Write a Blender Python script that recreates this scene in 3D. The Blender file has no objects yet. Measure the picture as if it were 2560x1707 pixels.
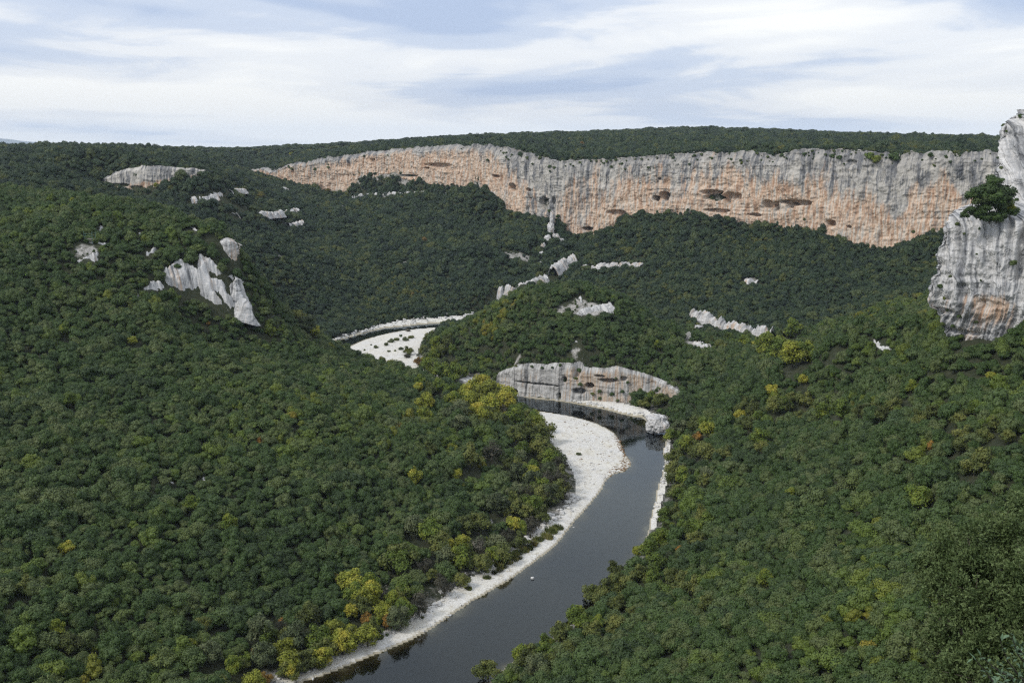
import bpy, bmesh, math, random
import numpy as np
from mathutils import Vector, Matrix

# ------------------------------------------------------------------ scene, camera, light
scn = bpy.context.scene
col = scn.collection
random.seed(7)
rng = np.random.default_rng(11)

F = 2489.0                      # focal length in source pixels
H = 200.0                       # camera height above the river
PITCH = math.atan((853.5 - 372.0) / F)
CT, ST = math.cos(PITCH), math.sin(PITCH)

cam_data = bpy.data.cameras.new('camera')
cam = bpy.data.objects.new('camera', cam_data)
col.objects.link(cam)
cam_data.sensor_width = 36.0
cam_data.lens = F / 2560.0 * 36.0
cam_data.clip_start = 0.5
cam_data.clip_end = 60000.0
cam.location = (0, 0, H)
cam.rotation_euler = (math.pi / 2 - PITCH, 0, 0)
scn.camera = cam

scn.render.engine = 'CYCLES'
scn.view_settings.view_transform = 'Standard'
scn.view_settings.look = 'None'
scn.view_settings.exposure = 0.33
scn.view_settings.gamma = 1.0
scn.cycles.use_denoising = False
scn.cycles.use_adaptive_sampling = False
scn.cycles.filter_width = 1.3
scn.cycles.max_bounces = 5
scn.cycles.diffuse_bounces = 2
scn.cycles.glossy_bounces = 2
scn.cycles.transparent_max_bounces = 6

SUN_EL, SUN_AZ = math.radians(44), math.radians(240)   # sun behind the camera, to the left

class NT:
    """tiny helper for node trees"""
    def __init__(s, tree):
        s.t = tree; s.n = tree.nodes; s.l = tree.links
    def new(s, typ, **kw):
        n = s.n.new(typ)
        for k, v in kw.items(): setattr(n, k, v)
        return n
    def put(s, sock, v):
        if isinstance(v, bpy.types.NodeSocket): s.l.new(v, sock)
        elif v is not None:
            if sock.type == 'RGBA' and not isinstance(v, (int, float)) and len(v) == 3: v = (*v, 1)
            sock.default_value = v
    def math(s, op, a, b=0.0, c=None, clamp=False):
        n = s.new('ShaderNodeMath', operation=op); n.use_clamp = clamp
        s.put(n.inputs[0], a); s.put(n.inputs[1], b)
        if c is not None: s.put(n.inputs[2], c)
        return n.outputs[0]
    def vmul(s, v, k):
        n = s.new('ShaderNodeVectorMath', operation='MULTIPLY')
        s.put(n.inputs[0], v); n.inputs[1].default_value = k
        return n.outputs[0]
    def vadd(s, v, k):
        n = s.new('ShaderNodeVectorMath', operation='ADD')
        s.put(n.inputs[0], v); s.put(n.inputs[1], k)
        return n.outputs[0]
    def noise(s, v, scale, detail=4, rough=.55, dist=0.0, out='Fac'):
        n = s.new('ShaderNodeTexNoise')
        if v is not None: s.put(n.inputs['Vector'], v)
        n.inputs['Scale'].default_value = scale; n.inputs['Detail'].default_value = detail
        n.inputs['Roughness'].default_value = rough; n.inputs['Distortion'].default_value = dist
        return n.outputs[out]
    def ramp(s, f, stops, interp='LINEAR'):
        n = s.new('ShaderNodeValToRGB'); cr = n.color_ramp; cr.interpolation = interp
        while len(cr.elements) < len(stops): cr.elements.new(0.5)
        for e, (p, c) in zip(cr.elements, stops):
            e.position = p
            e.color = (*c, 1) if not isinstance(c, (int, float)) else (c, c, c, 1)
        s.put(n.inputs[0], f)
        return n.outputs[0]
    def mix(s, f, a, b, mode='MIX'):
        n = s.new('ShaderNodeMix', data_type='RGBA', blend_type=mode)
        s.put(n.inputs[0], f); s.put(n.inputs[6], a); s.put(n.inputs[7], b)
        return n.outputs[2]
    def attr(s, name, out='Fac', typ='GEOMETRY'):
        n = s.new('ShaderNodeAttribute', attribute_name=name, attribute_type=typ)
        return n.outputs[out]
    def comb(s, x, y, z):
        n = s.new('ShaderNodeCombineXYZ')
        s.put(n.inputs[0], x); s.put(n.inputs[1], y); s.put(n.inputs[2], z)
        return n.outputs[0]
    def sep(s, v):
        n = s.new('ShaderNodeSeparateXYZ'); s.put(n.inputs[0], v)
        return n.outputs
    def bump(s, h, strength=.5, dist=.3):
        n = s.new('ShaderNodeBump'); s.put(n.inputs['Height'], h)
        n.inputs['Strength'].default_value = strength; n.inputs['Distance'].default_value = dist
        return n.outputs[0]

world = bpy.data.worlds.new('World')
scn.world = world
world.use_nodes = True
W = NT(world.node_tree); W.n.clear()
tc = W.new('ShaderNodeTexCoord').outputs['Generated']
sx, sy, sz = W.sep(tc)
zc = W.math('MAXIMUM', sz, 0.0)
lv = W.math('MULTIPLY', W.math('LOGARITHM', W.math('ADD', zc, 0.085), math.e), 2.1)
cv = W.comb(W.math('DIVIDE', W.math('MULTIPLY', sx, 2.1), W.math('ADD', zc, .9)), W.math('ADD', lv, W.math('MULTIPLY', sy, .6)), 3.3)
n1 = W.noise(W.vadd(cv, (2.2, 1.0, 0.0)), 0.8, 3, .5, .6)
n2 = W.noise(W.vadd(cv, (7.3, 2.1, 5.0)), 2.4, 6, .58, .5)
cl = W.math('ADD', W.math('MULTIPLY', n1, .74), W.math('MULTIPLY', n2, .26))
low = W.math('MULTIPLY', W.math('SUBTRACT', 1.0, W.math('MULTIPLY', zc, 16.0), clamp=True), .10)
cl = W.math('ADD', cl, low)
cloud = W.ramp(cl, [(.40, (4.2, 5.1, 6.9)), (.475, (5.6, 6.3, 7.6)), (.525, (8.0, 8.2, 8.5)), (.59, (9.4, 9.4, 9.2))], 'EASE')
sky = W.new('ShaderNodeTexSky', sky_type='NISHITA')
sky.sun_disc = False; sky.sun_elevation = SUN_EL; sky.sun_rotation = SUN_AZ; sky.altitude = 300
sky.air_density = 1.0; sky.dust_density = 2.0
wc = W.mix(.10, cloud, sky.outputs[0])
bg = W.new('ShaderNodeBackground'); W.put(bg.inputs[0], wc); bg.inputs[1].default_value = 0.1
W.put(W.new('ShaderNodeOutputWorld').inputs[0], bg.outputs[0])

sun_data = bpy.data.lights.new('sun', 'SUN')
sun_data.energy = 1.5; sun_data.angle = math.radians(10); sun_data.color = (1.0, .96, .9)
sun = bpy.data.objects.new('sun', sun_data); col.objects.link(sun)
sdir = Vector((math.sin(SUN_AZ) * math.cos(SUN_EL), math.cos(SUN_AZ) * math.cos(SUN_EL), math.sin(SUN_EL)))
sun.rotation_euler = sdir.to_track_quat('Z', 'Y').to_euler()

# ------------------------------------------------------------------ numeric helpers
def P(px, py, Y):
    """the place at forward distance Y that the photograph shows at source pixel (px, py)"""
    dx = (px - 1280.0) / F; dy = -(py - 853.5) / F
    s = Y / (CT + dy * ST)
    return (dx * s, Y, H + (-ST + dy * CT) * s)

def G(px, py, z=0.0):
    """the place at height z seen at source pixel (px, py)"""
    dx = (px - 1280.0) / F; dy = -(py - 853.5) / F
    s = (z - H) / (-ST + dy * CT)
    return (dx * s, (CT + dy * ST) * s)

def A(px, py=700):
    """bearing x/Y of a pixel column"""
    dy = -(py - 853.5) / F
    return (px - 1280.0) / F / (CT + dy * ST)

_perm = rng.permutation(1024)
_perm = np.concatenate([_perm, _perm, _perm])
_gr = rng.normal(size=(1024, 3)); _gr /= np.linalg.norm(_gr, axis=1)[:, None]
def pnoise(x, y, z=0.0):
    x, y, z = np.broadcast_arrays(np.asarray(x, float), np.asarray(y, float), np.asarray(z, float))
    xi = np.floor(x).astype(int); yi = np.floor(y).astype(int); zi = np.floor(z).astype(int)
    xf = x - xi; yf = y - yi; zf = z - zi
    xi &= 1023; yi &= 1023; zi &= 1023
    u = xf * xf * xf * (xf * (xf * 6 - 15) + 10); v = yf * yf * yf * (yf * (yf * 6 - 15) + 10); w = zf * zf * zf * (zf * (zf * 6 - 15) + 10)
    def g(i, j, k):
        h = _perm[_perm[_perm[xi + i] + yi + j] + zi + k]
        gv = _gr[h]
        return gv[..., 0] * (xf - i) + gv[..., 1] * (yf - j) + gv[..., 2] * (zf - k)
    a = g(0, 0, 0) * (1 - u) + g(1, 0, 0) * u; b = g(0, 1, 0) * (1 - u) + g(1, 1, 0) * u
    c = g(0, 0, 1) * (1 - u) + g(1, 0, 1) * u; d = g(0, 1, 1) * (1 - u) + g(1, 1, 1) * u
    return ((a * (1 - v) + b * v) * (1 - w) + (c * (1 - v) + d * v) * w) * 1.6
def fbm(x, y, z=0.0, o=4, lac=2.03, g=.5):
    s = 0; a = 1; t = 0
    for i in range(o):
        s = s + a * pnoise(x * lac ** i + 17.3 * i, y * lac ** i + 5.1 * i, z * lac ** i + 9.7 * i); t += a; a *= g
    return s / t
def sstep(x, a, b):
    t = np.clip((x - a) / (b - a), 0, 1)
    return t * t * (3 - 2 * t)
def inpoly(x, y, poly):
    c = np.zeros(x.shape, bool); n = len(poly); j = n - 1
    for i in range(n):
        xi, yi = poly[i]; xj, yj = poly[j]
        if yi != yj:
            m = ((yi > y) != (yj > y)) & (x < (xj - xi) * (y - yi) / (yj - yi) + xi)
            c ^= m
        j = i
    return c
def dseg(x, y, pts, closed=True):
    d = np.full(x.shape, 1e12); n = len(pts)
    for i in range(n if closed else n - 1):
        ax, ay = pts[i]; bx, by = pts[(i + 1) % n]
        ex, ey = bx - ax, by - ay; L = ex * ex + ey * ey + 1e-9
        t = np.clip(((x - ax) * ex + (y - ay) * ey) / L, 0, 1)
        d = np.minimum(d, (x - ax - t * ex) ** 2 + (y - ay - t * ey) ** 2)
    return np.sqrt(d)
def smooth_poly(pts, it=2):
    for _ in range(it):
        o = []
        for i in range(len(pts)):
            a = pts[i]; b = pts[(i + 1) % len(pts)]
            o.append((a[0] * .75 + b[0] * .25, a[1] * .75 + b[1] * .25)); o.append((a[0] * .25 + b[0] * .75, a[1] * .25 + b[1] * .75))
        pts = o
    return pts

def mesh_np(name, verts, faces, mats=None, smooth=False, attrs=None):
    verts = np.asarray(verts, np.float32); faces = np.asarray(faces, np.int32)
    me = bpy.data.meshes.new(name)
    k = faces.shape[1]
    me.vertices.add(len(verts)); me.vertices.foreach_set('co', verts.ravel())
    me.loops.add(faces.size); me.loops.foreach_set('vertex_index', faces.ravel())
    me.polygons.add(len(faces))
    me.polygons.foreach_set('loop_start', np.arange(0, faces.size, k, dtype=np.int32))
    me.polygons.foreach_set('loop_total', np.full(len(faces), k, np.int32))
    if smooth: me.polygons.foreach_set('use_smooth', np.ones(len(faces), bool))
    me.update(calc_edges=True)
    for kname, arr in (attrs or {}).items():
        at = me.attributes.new(kname, 'FLOAT', 'POINT'); at.data.foreach_set('value', np.asarray(arr, np.float32).ravel())
    if mats: me.materials.append(mats)
    return me
def link(name, me, parent=None, **props):
    o = bpy.data.objects.new(name, me); col.objects.link(o)
    if parent: o.parent = parent
    for k, v in props.items(): o[k] = v
    return o
def gridfaces(nu, nv):
    i = np.arange(nu - 1)[:, None] * nv + np.arange(nv - 1)[None, :]
    i = i.ravel()
    return np.stack([i, i + nv, i + nv + 1, i + 1], 1)

# ------------------------------------------------------------------ materials
def new_mat(name):
    m = bpy.data.materials.new(name); m.use_nodes = True
    N = NT(m.node_tree); N.n.clear()
    b = N.new('ShaderNodeBsdfPrincipled'); o = N.new('ShaderNodeOutputMaterial')
    N.put(o.inputs[0], b.outputs[0])
    b.inputs['Specular IOR Level'].default_value = .25
    b.inputs['Roughness'].default_value = .85
    return m, N, b, o

def leaf_mat(name, stops, cluster=.42, gloss=.35, hue_noise=.5):
    m, N, b, o = new_mat(name)
    oi = N.new('ShaderNodeObjectInfo')
    big = N.noise(oi.outputs['Location'], .011, 3, .6)
    f = N.math('ADD', N.math('MULTIPLY', oi.outputs['Random'], 1 - cluster), N.math('MULTIPLY', N.math('MULTIPLY_ADD', big, 2.6, -.8, clamp=True), cluster))
    c = N.ramp(f, stops)
    tcn = N.new('ShaderNodeTexCoord').outputs['Object']
    n = N.noise(tcn, 2.2, 3, .6)
    c = N.mix(N.math('MULTIPLY', n, 1.0), N.mix(1.0, c, (.55, .62, .66), 'MULTIPLY'), N.mix(1.0, c, (1.55, 1.42, 1.2), 'MULTIPLY'))
    N.put(b.inputs['Base Color'], c)
    b.inputs['Roughness'].default_value = .6; b.inputs['Specular IOR Level'].default_value = gloss
    return m
OAK = [(0, (.022, .037, .017)), (.2, (.031, .052, .023)), (.4, (.036, .064, .020)), (.56, (.050, .076, .029)), (.70, (.074, .092, .046)), (.82, (.072, .105, .022)), (.92, (.115, .125, .022)), (.98, (.18, .14, .026)), (1, (.22, .11, .03))]
OAK = [(p_, (c_[0] * 1.30, c_[1] * 1.38, c_[2] * .98)) for p_, c_ in OAK]
OAKF = [(0, (.015, .029, .022)), (.25, (.020, .038, .025)), (.48, (.028, .053, .027)), (.68, (.044, .068, .036)), (.84, (.066, .088, .034)), (.955, (.095, .10, .025)), (1, (.15, .10, .03))]  # bluer, darker oak greens: distance haze put into the leaf colour
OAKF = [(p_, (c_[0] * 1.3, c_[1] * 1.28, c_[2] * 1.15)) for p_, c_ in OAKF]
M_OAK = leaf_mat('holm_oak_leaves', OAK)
M_OAKF = leaf_mat('far_oak_leaves_haze_tint', OAKF, cluster=.3)
def flat_leaf(name, c1, c2, trans=.0):
    m, N, b, o = new_mat(name)
    tcn = N.new('ShaderNodeTexCoord').outputs['Object']
    oi = N.new('ShaderNodeObjectInfo')
    sh = N.comb(N.math('MULTIPLY', oi.outputs['Random'], 37.0), 0.0, 0.0)
    n = N.noise(N.vadd(tcn, sh), 1.1, 4, .6)
    f = N.math('ADD', N.math('MULTIPLY_ADD', n, 2.6, -1.05), N.math('MULTIPLY', oi.outputs['Random'], .5), clamp=True)
    c3 = tuple(k * .45 for k in c2)
    c = N.ramp(f, [(0.0, c1), (.55, c2), (1.0, c3)])
    fine = N.noise(tcn, 6.0, 2, .6)
    c = N.mix(fine, N.mix(1.0, c, (.6, .62, .6), 'MULTIPLY'), N.mix(1.0, c, (1.45, 1.4, 1.3), 'MULTIPLY'))
    N.put(b.inputs['Base Color'], c); b.inputs['Roughness'].default_value = .65
    return m
M_YELLOW = flat_leaf('yellow_autumn_leaves', (.40, .35, .05), (.23, .26, .035))
M_LIME = flat_leaf('lime_leaves', (.20, .23, .03), (.10, .15, .025))
M_OLIVE = flat_leaf('olive_green_leaves', (.18, .19, .05), (.095, .12, .032))
M_ORANGE = flat_leaf('orange_leaves', (.42, .20, .035), (.24, .15, .035))
M_WILLOW = flat_leaf('grey_green_willow_leaves', (.15, .17, .085), (.075, .10, .045))
M_GREY = flat_leaf('grey_bare_twigs', (.15, .14, .115), (.065, .065, .045))
M_GRASSY = flat_leaf('tawny_reeds', (.26, .22, .08), (.12, .15, .04))
M_FORE = flat_leaf('near_oak_leaves', (.135, .185, .075), (.055, .088, .028))
M_SPRIG = flat_leaf('silver_green_leaves', (.16, .24, .15), (.10, .17, .10))
m, N, b, o = new_mat('bark'); M_BARK = m
N.put(b.inputs['Base Color'], N.mix(N.noise(N.new('ShaderNodeTexCoord').outputs['Object'], 5, 4), (.05, .04, .03), (.17, .15, .12)))

def rock_mat(name, pale, mid, dark, warm=None, streak=1.0, us=.11):
    """limestone: grey and pale streaks that run down the face; attribute 'warm' (0..1) lets in ochre"""
    m, N, b, o = new_mat(name)
    pos = N.new('ShaderNodeNewGeometry').outputs['Position']
    x, y, z = N.sep(pos)
    u = N.attr('u')
    sv = N.comb(N.math('MULTIPLY', u, us), N.math('MULTIPLY', z, .014), 0.0)
    s1 = N.noise(sv, 1.0, 5, .62, .4)
    sv2 = N.comb(N.math('MULTIPLY', u, us * 4.2), N.math('MULTIPLY', z, .05), 4.0)
    s2 = N.noise(sv2, 1.0, 4, .6, .3)
    bl = N.noise(pos, .12, 5, .6)
    fine = N.noise(pos, .8, 5, .65)
    st = N.math('ADD', N.math('MULTIPLY', s1, .5), N.math('MULTIPLY', s2, .3))
    st = N.math('ADD', st, N.math('MULTIPLY', bl, .2))
    c = N.ramp(st, [(.40, dark), (.465, mid), (.515, pale), (.60, tuple(min(1, k * 1.15) for k in pale))])
    if warm:
        w = N.attr('warm')
        wn = N.math('ADD', N.math('MULTIPLY', N.noise(N.vadd(sv, (9, 3, 2)), 1.3, 5, .6, .5), .65), N.math('MULTIPLY', N.noise(pos, .06, 5, .6), .35))
        wf = N.math('ADD', N.math('MULTIPLY_ADD', wn, 9.0, -4.75), N.math('MULTIPLY_ADD', w, 2.1, -.48), clamp=True)
        wc_ = N.ramp(N.noise(N.vadd(sv2, (2, 8, 1)), .8, 4, .6), [(.36, warm[0]), (.48, warm[1]), (.56, warm[2]), (.66, pale)])
        c = N.mix(N.math('MULTIPLY', wf, .93), c, wc_)
        # grey water stains that run down over the ochre
        ds = N.math('MULTIPLY_ADD', N.noise(N.vadd(sv2, (31, 2, 7)), .8, 5, .65, .3), 7.0, -3.75, clamp=True)
        c = N.mix(N.math('MULTIPLY', ds, .8), c, N.mix(N.noise(sv2, 2.0, 3), dark, pale))
    rim = N.math('MULTIPLY_ADD', N.attr('rim'), 5.0, -4.0, clamp=True)
    c = N.mix(N.math('MULTIPLY', rim, N.math('MULTIPLY_ADD', fine, 2.4, -.75, clamp=True)), c, N.mix(.35, dark, mid))
    # bedding
    bv = N.comb(N.math('MULTIPLY', u, .012), N.math('MULTIPLY', z, .33), 2.0)
    bd = N.math('ADD', N.noise(bv, 1.0, 4, .6, .3), N.math('MULTIPLY_ADD', N.noise(pos, .03, 3, .5), -.5, .27))
    c = N.mix(N.math('MULTIPLY', N.math('MULTIPLY_ADD', bd, -6.0, 2.45, clamp=True), .35), c, N.mix(1.0, c, (.5, .48, .45), 'MULTIPLY'))
    c = N.mix(N.math('MULTIPLY_ADD', fine, 2.0, -.5, clamp=True), N.mix(1.0, c, (.78, .78, .78), 'MULTIPLY'), N.mix(1.0, c, (1.13, 1.13, 1.13), 'MULTIPLY'))
    N.put(b.inputs['Base Color'], c)
    N.put(b.inputs['Normal'], N.bump(N.math('ADD', N.math('MULTIPLY', s2, 1.2), fine), .45, .6))
    b.inputs['Roughness'].default_value = .9; b.inputs['Specular IOR Level'].default_value = .15
    return m
M_CLIFF = rock_mat('ochre_cliff_limestone', (.50, .475, .43), (.25, .25, .25), (.10, .105, .115), ((.44, .265, .17), (.61, .43, .30), (.74, .62, .50)))
M_WALL = rock_mat('grey_cliff_limestone', (.60, .59, .575), (.38, .385, .39), (.15, .155, .165), ((.40, .20, .11), (.60, .42, .29), (.64, .55, .46)), us=.30)
M_MID = rock_mat('river_cliff_limestone', (.49, .48, .46), (.30, .295, .285), (.09, .09, .09), ((.34, .22, .14), (.50, .37, .26), (.55, .47, .38)), us=.35)
M_ROCK = rock_mat('pale_limestone', (.62, .61, .595), (.44, .44, .435), (.17, .17, .17), ((.48, .30, .18), (.60, .45, .32), (.62, .54, .45)), us=.22)

m, N, b, o = new_mat('boulder_stone'); M_BOULDER = m
pos = N.new('ShaderNodeNewGeometry').outputs['Position']
N.put(b.inputs['Base Color'], N.ramp(N.noise(pos, .9, 6, .65), [(.30, (.26, .25, .24)), (.42, (.50, .49, .47)), (.58, (.70, .69, .66))]))
N.put(b.inputs['Normal'], N.bump(N.noise(pos, 3, 5), .6, .3))

m, N, b, o = new_mat('forest_floor'); M_GROUND = m
pos = N.new('ShaderNodeNewGeometry').outputs['Position']
rk = N.attr('rock')
n = N.noise(pos, .22, 6, .68)
soil = N.mix(N.math('MULTIPLY_ADD', N.noise(pos, .35, 5), 2.4, -.7, clamp=True), (.022, .031, .014), (.055, .058, .030))
rockc = N.ramp(N.noise(pos, .9, 6, .7), [(.36, (.15, .145, .13)), (.48, (.36, .34, .31)), (.62, (.52, .50, .47))])
fac = N.math('MULTIPLY_ADD', N.math('ADD', N.math('ADD', N.math('MULTIPLY', n, .6), N.math('MULTIPLY', N.noise(pos, .08, 5, .6), .4)), N.math('MULTIPLY', rk, .34)), 7.0, -5.0, clamp=True)
N.put(b.inputs['Base Color'], N.mix(fac, soil, rockc))
N.put(b.inputs['Normal'], N.bump(N.noise(pos, .8, 6, .7), .8, .8))

m, N, b, o = new_mat('river_gravel'); M_GRAVEL = m
pos = N.new('ShaderNodeNewGeometry').outputs['Position']
x, y, z = N.sep(pos)
g1 = N.noise(pos, 1.6, 6, .75); g2 = N.noise(pos, .05, 4, .6); g3 = N.noise(pos, .35, 5, .65)
c = N.ramp(g1, [(.30, (.30, .285, .25)), (.45, (.60, .585, .55)), (.60, (.82, .81, .775))])
c = N.mix(N.math('MULTIPLY_ADD', g2, 3.2, -1.2, clamp=True), c, N.mix(1.0, c, (1.02, 1.0, .93), 'MULTIPLY'))
c = N.mix(N.math('MULTIPLY_ADD', g3, 6.0, -3.2, clamp=True), c, N.mix(1.0, c, (.72, .68, .60), 'MULTIPLY'))
streak_ = N.noise(N.vmul(pos, (.22, .06, 1)), 1.0, 5, .65, 1.0)
c = N.mix(N.math('MULTIPLY_ADD', streak_, 4.0, -2.1, clamp=True), c, N.mix(1.0, c, (.80, .76, .68), 'MULTIPLY'))
wet = N.math('MULTIPLY_ADD', N.math('ADD', z, N.math('MULTIPLY', g3, .5)), -2.6, 1.7, clamp=True)
c = N.mix(wet, c, N.mix(1.0, c, (.36, .30, .20), 'MULTIPLY'))
N.put(b.inputs['Base Color'], c); N.put(b.inputs['Normal'], N.bump(g1, .7, .25))

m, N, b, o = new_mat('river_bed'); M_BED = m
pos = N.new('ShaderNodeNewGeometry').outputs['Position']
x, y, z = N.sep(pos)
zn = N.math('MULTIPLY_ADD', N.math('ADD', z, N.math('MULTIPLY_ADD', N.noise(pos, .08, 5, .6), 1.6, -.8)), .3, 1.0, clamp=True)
c = N.ramp(zn, [(0, (.004, .006, .006)), (.55, (.006, .008, .008)), (.78, (.035, .030, .014)), (.9, (.13, .10, .05)), (1, (.40, .36, .27))])  # gravel and algae tones; darkening with depth paints in light the water absorbs
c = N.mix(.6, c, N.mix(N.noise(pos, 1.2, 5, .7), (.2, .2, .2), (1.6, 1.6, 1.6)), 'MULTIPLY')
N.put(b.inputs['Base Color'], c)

m, N, b, o = new_mat('river_water'); M_WATER = m
N.n.remove(b)
pos = N.new('ShaderNodeNewGeometry').outputs['Position']
wv = N.math('ADD', N.noise(N.vmul(pos, (1, .6, 1)), .55, 5, .6), N.math('MULTIPLY', N.noise(pos, .07, 3, .5, .6), 1.2))
ripple = N.math('MULTIPLY', wv, N.math('MULTIPLY_ADD', N.noise(pos, .018, 3, .5), 1.6, -.3, clamp=True))
bn = N.bump(ripple, .16, .2)
gl = N.new('ShaderNodeBsdfGlossy'); gl.inputs['Roughness'].default_value = .05; N.put(gl.inputs['Normal'], bn)
gl.inputs['Color'].default_value = (.80, .91, 1, 1)
tr = N.new('ShaderNodeBsdfTransparent'); tr.inputs['Color'].default_value = (.6, .6, .52, 1)
fr = N.new('ShaderNodeFresnel'); fr.inputs['IOR'].default_value = 1.40; N.put(fr.inputs['Normal'], bn)
mx = N.new('ShaderNodeMixShader'); N.put(mx.inputs[0], fr.outputs[0]); N.put(mx.inputs[1], tr.outputs[0]); N.put(mx.inputs[2], gl.outputs[0])
N.put(o.inputs[0], mx.outputs[0])

def plain(name, c1, c2, sc=4):
    m, N, b, o = new_mat(name)
    N.put(b.inputs['Base Color'], N.mix(N.noise(N.new('ShaderNodeTexCoord').outputs['Object'], sc, 5, .65), c1, c2))
    return m
M_RUIN = plain('old_masonry', (.46, .45, .42), (.70, .68, .64), 1.4)
M_METAL = plain('weathered_green_metal', (.10, .20, .19), (.16, .27, .26), 3)
M_WOOD = plain('grey_timber', (.26, .24, .21), (.42, .39, .35), 3)
M_DRIFT = plain('driftwood', (.14, .08, .04), (.26, .17, .09), 3)
M_BLUE = plain('distant_mountain_cover', (.05, .07, .06), (.09, .10, .09), .002)

# ------------------------------------------------------------------ river, banks and terrain
W1 = [(700, 1780), (740, 1707), (789, 1695), (883, 1657), (968, 1623), (1048, 1589), (1108, 1551), (1163, 1512), (1223, 1478), (1287, 1440), (1350, 1393), (1397, 1355), (1427, 1313), (1467, 1269), (1502, 1227), (1515, 1199), (1537, 1183), (1564, 1178), (1580, 1158), (1562, 1135), (1546, 1093), (1524, 1074), (1483, 1055), (1435, 1042), (1387, 1033), (1336, 1027)]
W2 = [(1270, 1012), (1190, 988), (1120, 966), (1050, 945), (980, 926), (900, 906), (840, 885), (805, 868), (812, 860)]
W3 = [(840, 853), (890, 838), (947, 822), (998, 817), (1057, 810), (1146, 805), (1300, 800), (1500, 802)]
W4 = [(1500, 812), (1300, 812), (1146, 815), (1051, 821), (983, 830), (923, 845), (885, 860), (867, 870), (880, 884), (938, 900), (986, 911), (1020, 921), (1050, 928), (1090, 938), (1146, 954), (1200, 970), (1245, 977)]
W5 = [(1294, 986), (1323, 995), (1406, 1003), (1451, 1011), (1514, 1023), (1572, 1039), (1610, 1044), (1623, 1058), (1623, 1074), (1668, 1078), (1668, 1100), (1658, 1129), (1666, 1157), (1655, 1192), (1642, 1230), (1639, 1256), (1629, 1288), (1623, 1330), (1600, 1375), (1550, 1440), (1510, 1500), (1430, 1560), (1350, 1620), (1240, 1680), (1190, 1780)]
RIV = smooth_poly([G(*p) for p in W1 + W2 + W3 + W4 + W5], 1)
G1 = [G(*p) for p in [(1336, 1027), (1387, 1033), (1435, 1042), (1483, 1055), (1524, 1074), (1546, 1093), (1562, 1135), (1580, 1158), (1564, 1178), (1537, 1183), (1515, 1199), (1502, 1227), (1467, 1269), (1427, 1313), (1397, 1355), (1350, 1393), (1287, 1440), (1223, 1478), (1163, 1512), (1108, 1551), (1048, 1589), (968, 1623), (883, 1657), (789, 1695), (740, 1707), (700, 1780), (640, 1780), (660, 1720), (738, 1682), (823, 1646), (925, 1593), (1010, 1558), (1087, 1510), (1180, 1444), (1265, 1400), (1350, 1325), (1432, 1256), (1438, 1221), (1432, 1190), (1400, 1150), (1372, 1105), (1360, 1062), (1325, 1040)]]
G2 = [G(*p) for p in [(1090, 817), (1051, 821), (983, 830), (923, 845), (885, 860), (867, 870), (880, 884), (938, 900), (986, 911), (1020, 921), (1050, 928), (1090, 938), (1146, 954), (1200, 970), (1245, 977), (1240, 966), (1200, 952), (1150, 937), (1095, 921), (1050, 917), (1045, 893), (1052, 869), (1080, 845), (1100, 830)]]
G3 = [G(*p, 2) for p in [(812, 862), (840, 855), (890, 840), (947, 824), (998, 819), (1057, 812), (1146, 807), (1260, 802), (1260, 788), (1203, 791), (1102, 797), (1012, 804), (953, 812), (908, 826), (816, 850)]]
G4 = [G(*p) for p in [(1420, 1004), (1451, 1011), (1514, 1023), (1572, 1039), (1610, 1044), (1623, 1058), (1623, 1074), (1668, 1078), (1672, 1060), (1640, 1045), (1615, 1030), (1560, 1018), (1480, 1002)]]
G5 = [G(*p) for p in [(1668, 1100), (1658, 1129), (1666, 1157), (1655, 1192), (1642, 1230), (1639, 1256), (1629, 1288), (1623, 1330), (1640, 1330), (1655, 1270), (1668, 1220), (1680, 1150), (1678, 1100)]]

# far ochre cliff: column, top row, foot row, forward distance
MAIN = np.array([(630, 425, 438, 2000), (660, 420, 444, 1960), (700, 412, 452, 1930), (784, 399, 471, 1880), (830, 392, 476, 1860), (868, 386, 480, 1840), (885, 384, 462, 1825), (900, 381, 440, 1815), (944, 376, 434, 1790), (990, 371, 432, 1760), (1059, 366, 446, 1710), (1120, 364, 452, 1660), (1180, 363, 462, 1605), (1228, 364, 472, 1560), (1258, 372, 516, 1535), (1300, 380, 530, 1500), (1346, 392, 540, 1465), (1375, 405, 548, 1445), (1418, 402, 576, 1440), (1450, 400, 586, 1438), (1490, 398, 578, 1430), (1536, 396, 560, 1415), (1568, 394, 534, 1405), (1620, 388, 534, 1385), (1675, 384, 532, 1365), (1782, 381, 533, 1320), (1836, 381, 544, 1300), (1900, 378, 550, 1275), (1970, 375, 560, 1250), (2040, 373, 573, 1225), (2103, 374, 587, 1200), (2157, 379, 607, 1180), (2221, 380, 611, 1160), (2291, 377, 590, 1135), (2360, 376, 571, 1115), (2495, 378, 560, 1090), (2700, 378, 560, 1060)])
def main_Y(a):
    aa = np.array([A(p, 480) for p in MAIN[:, 0]])
    ext_a = np.concatenate([[-1.2, A(560, 480)], aa, [1.5]]); ext_y = np.concatenate([[2600, 2150], MAIN[:, 3], [1000]])
    return np.interp(a, ext_a, ext_y)

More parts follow.
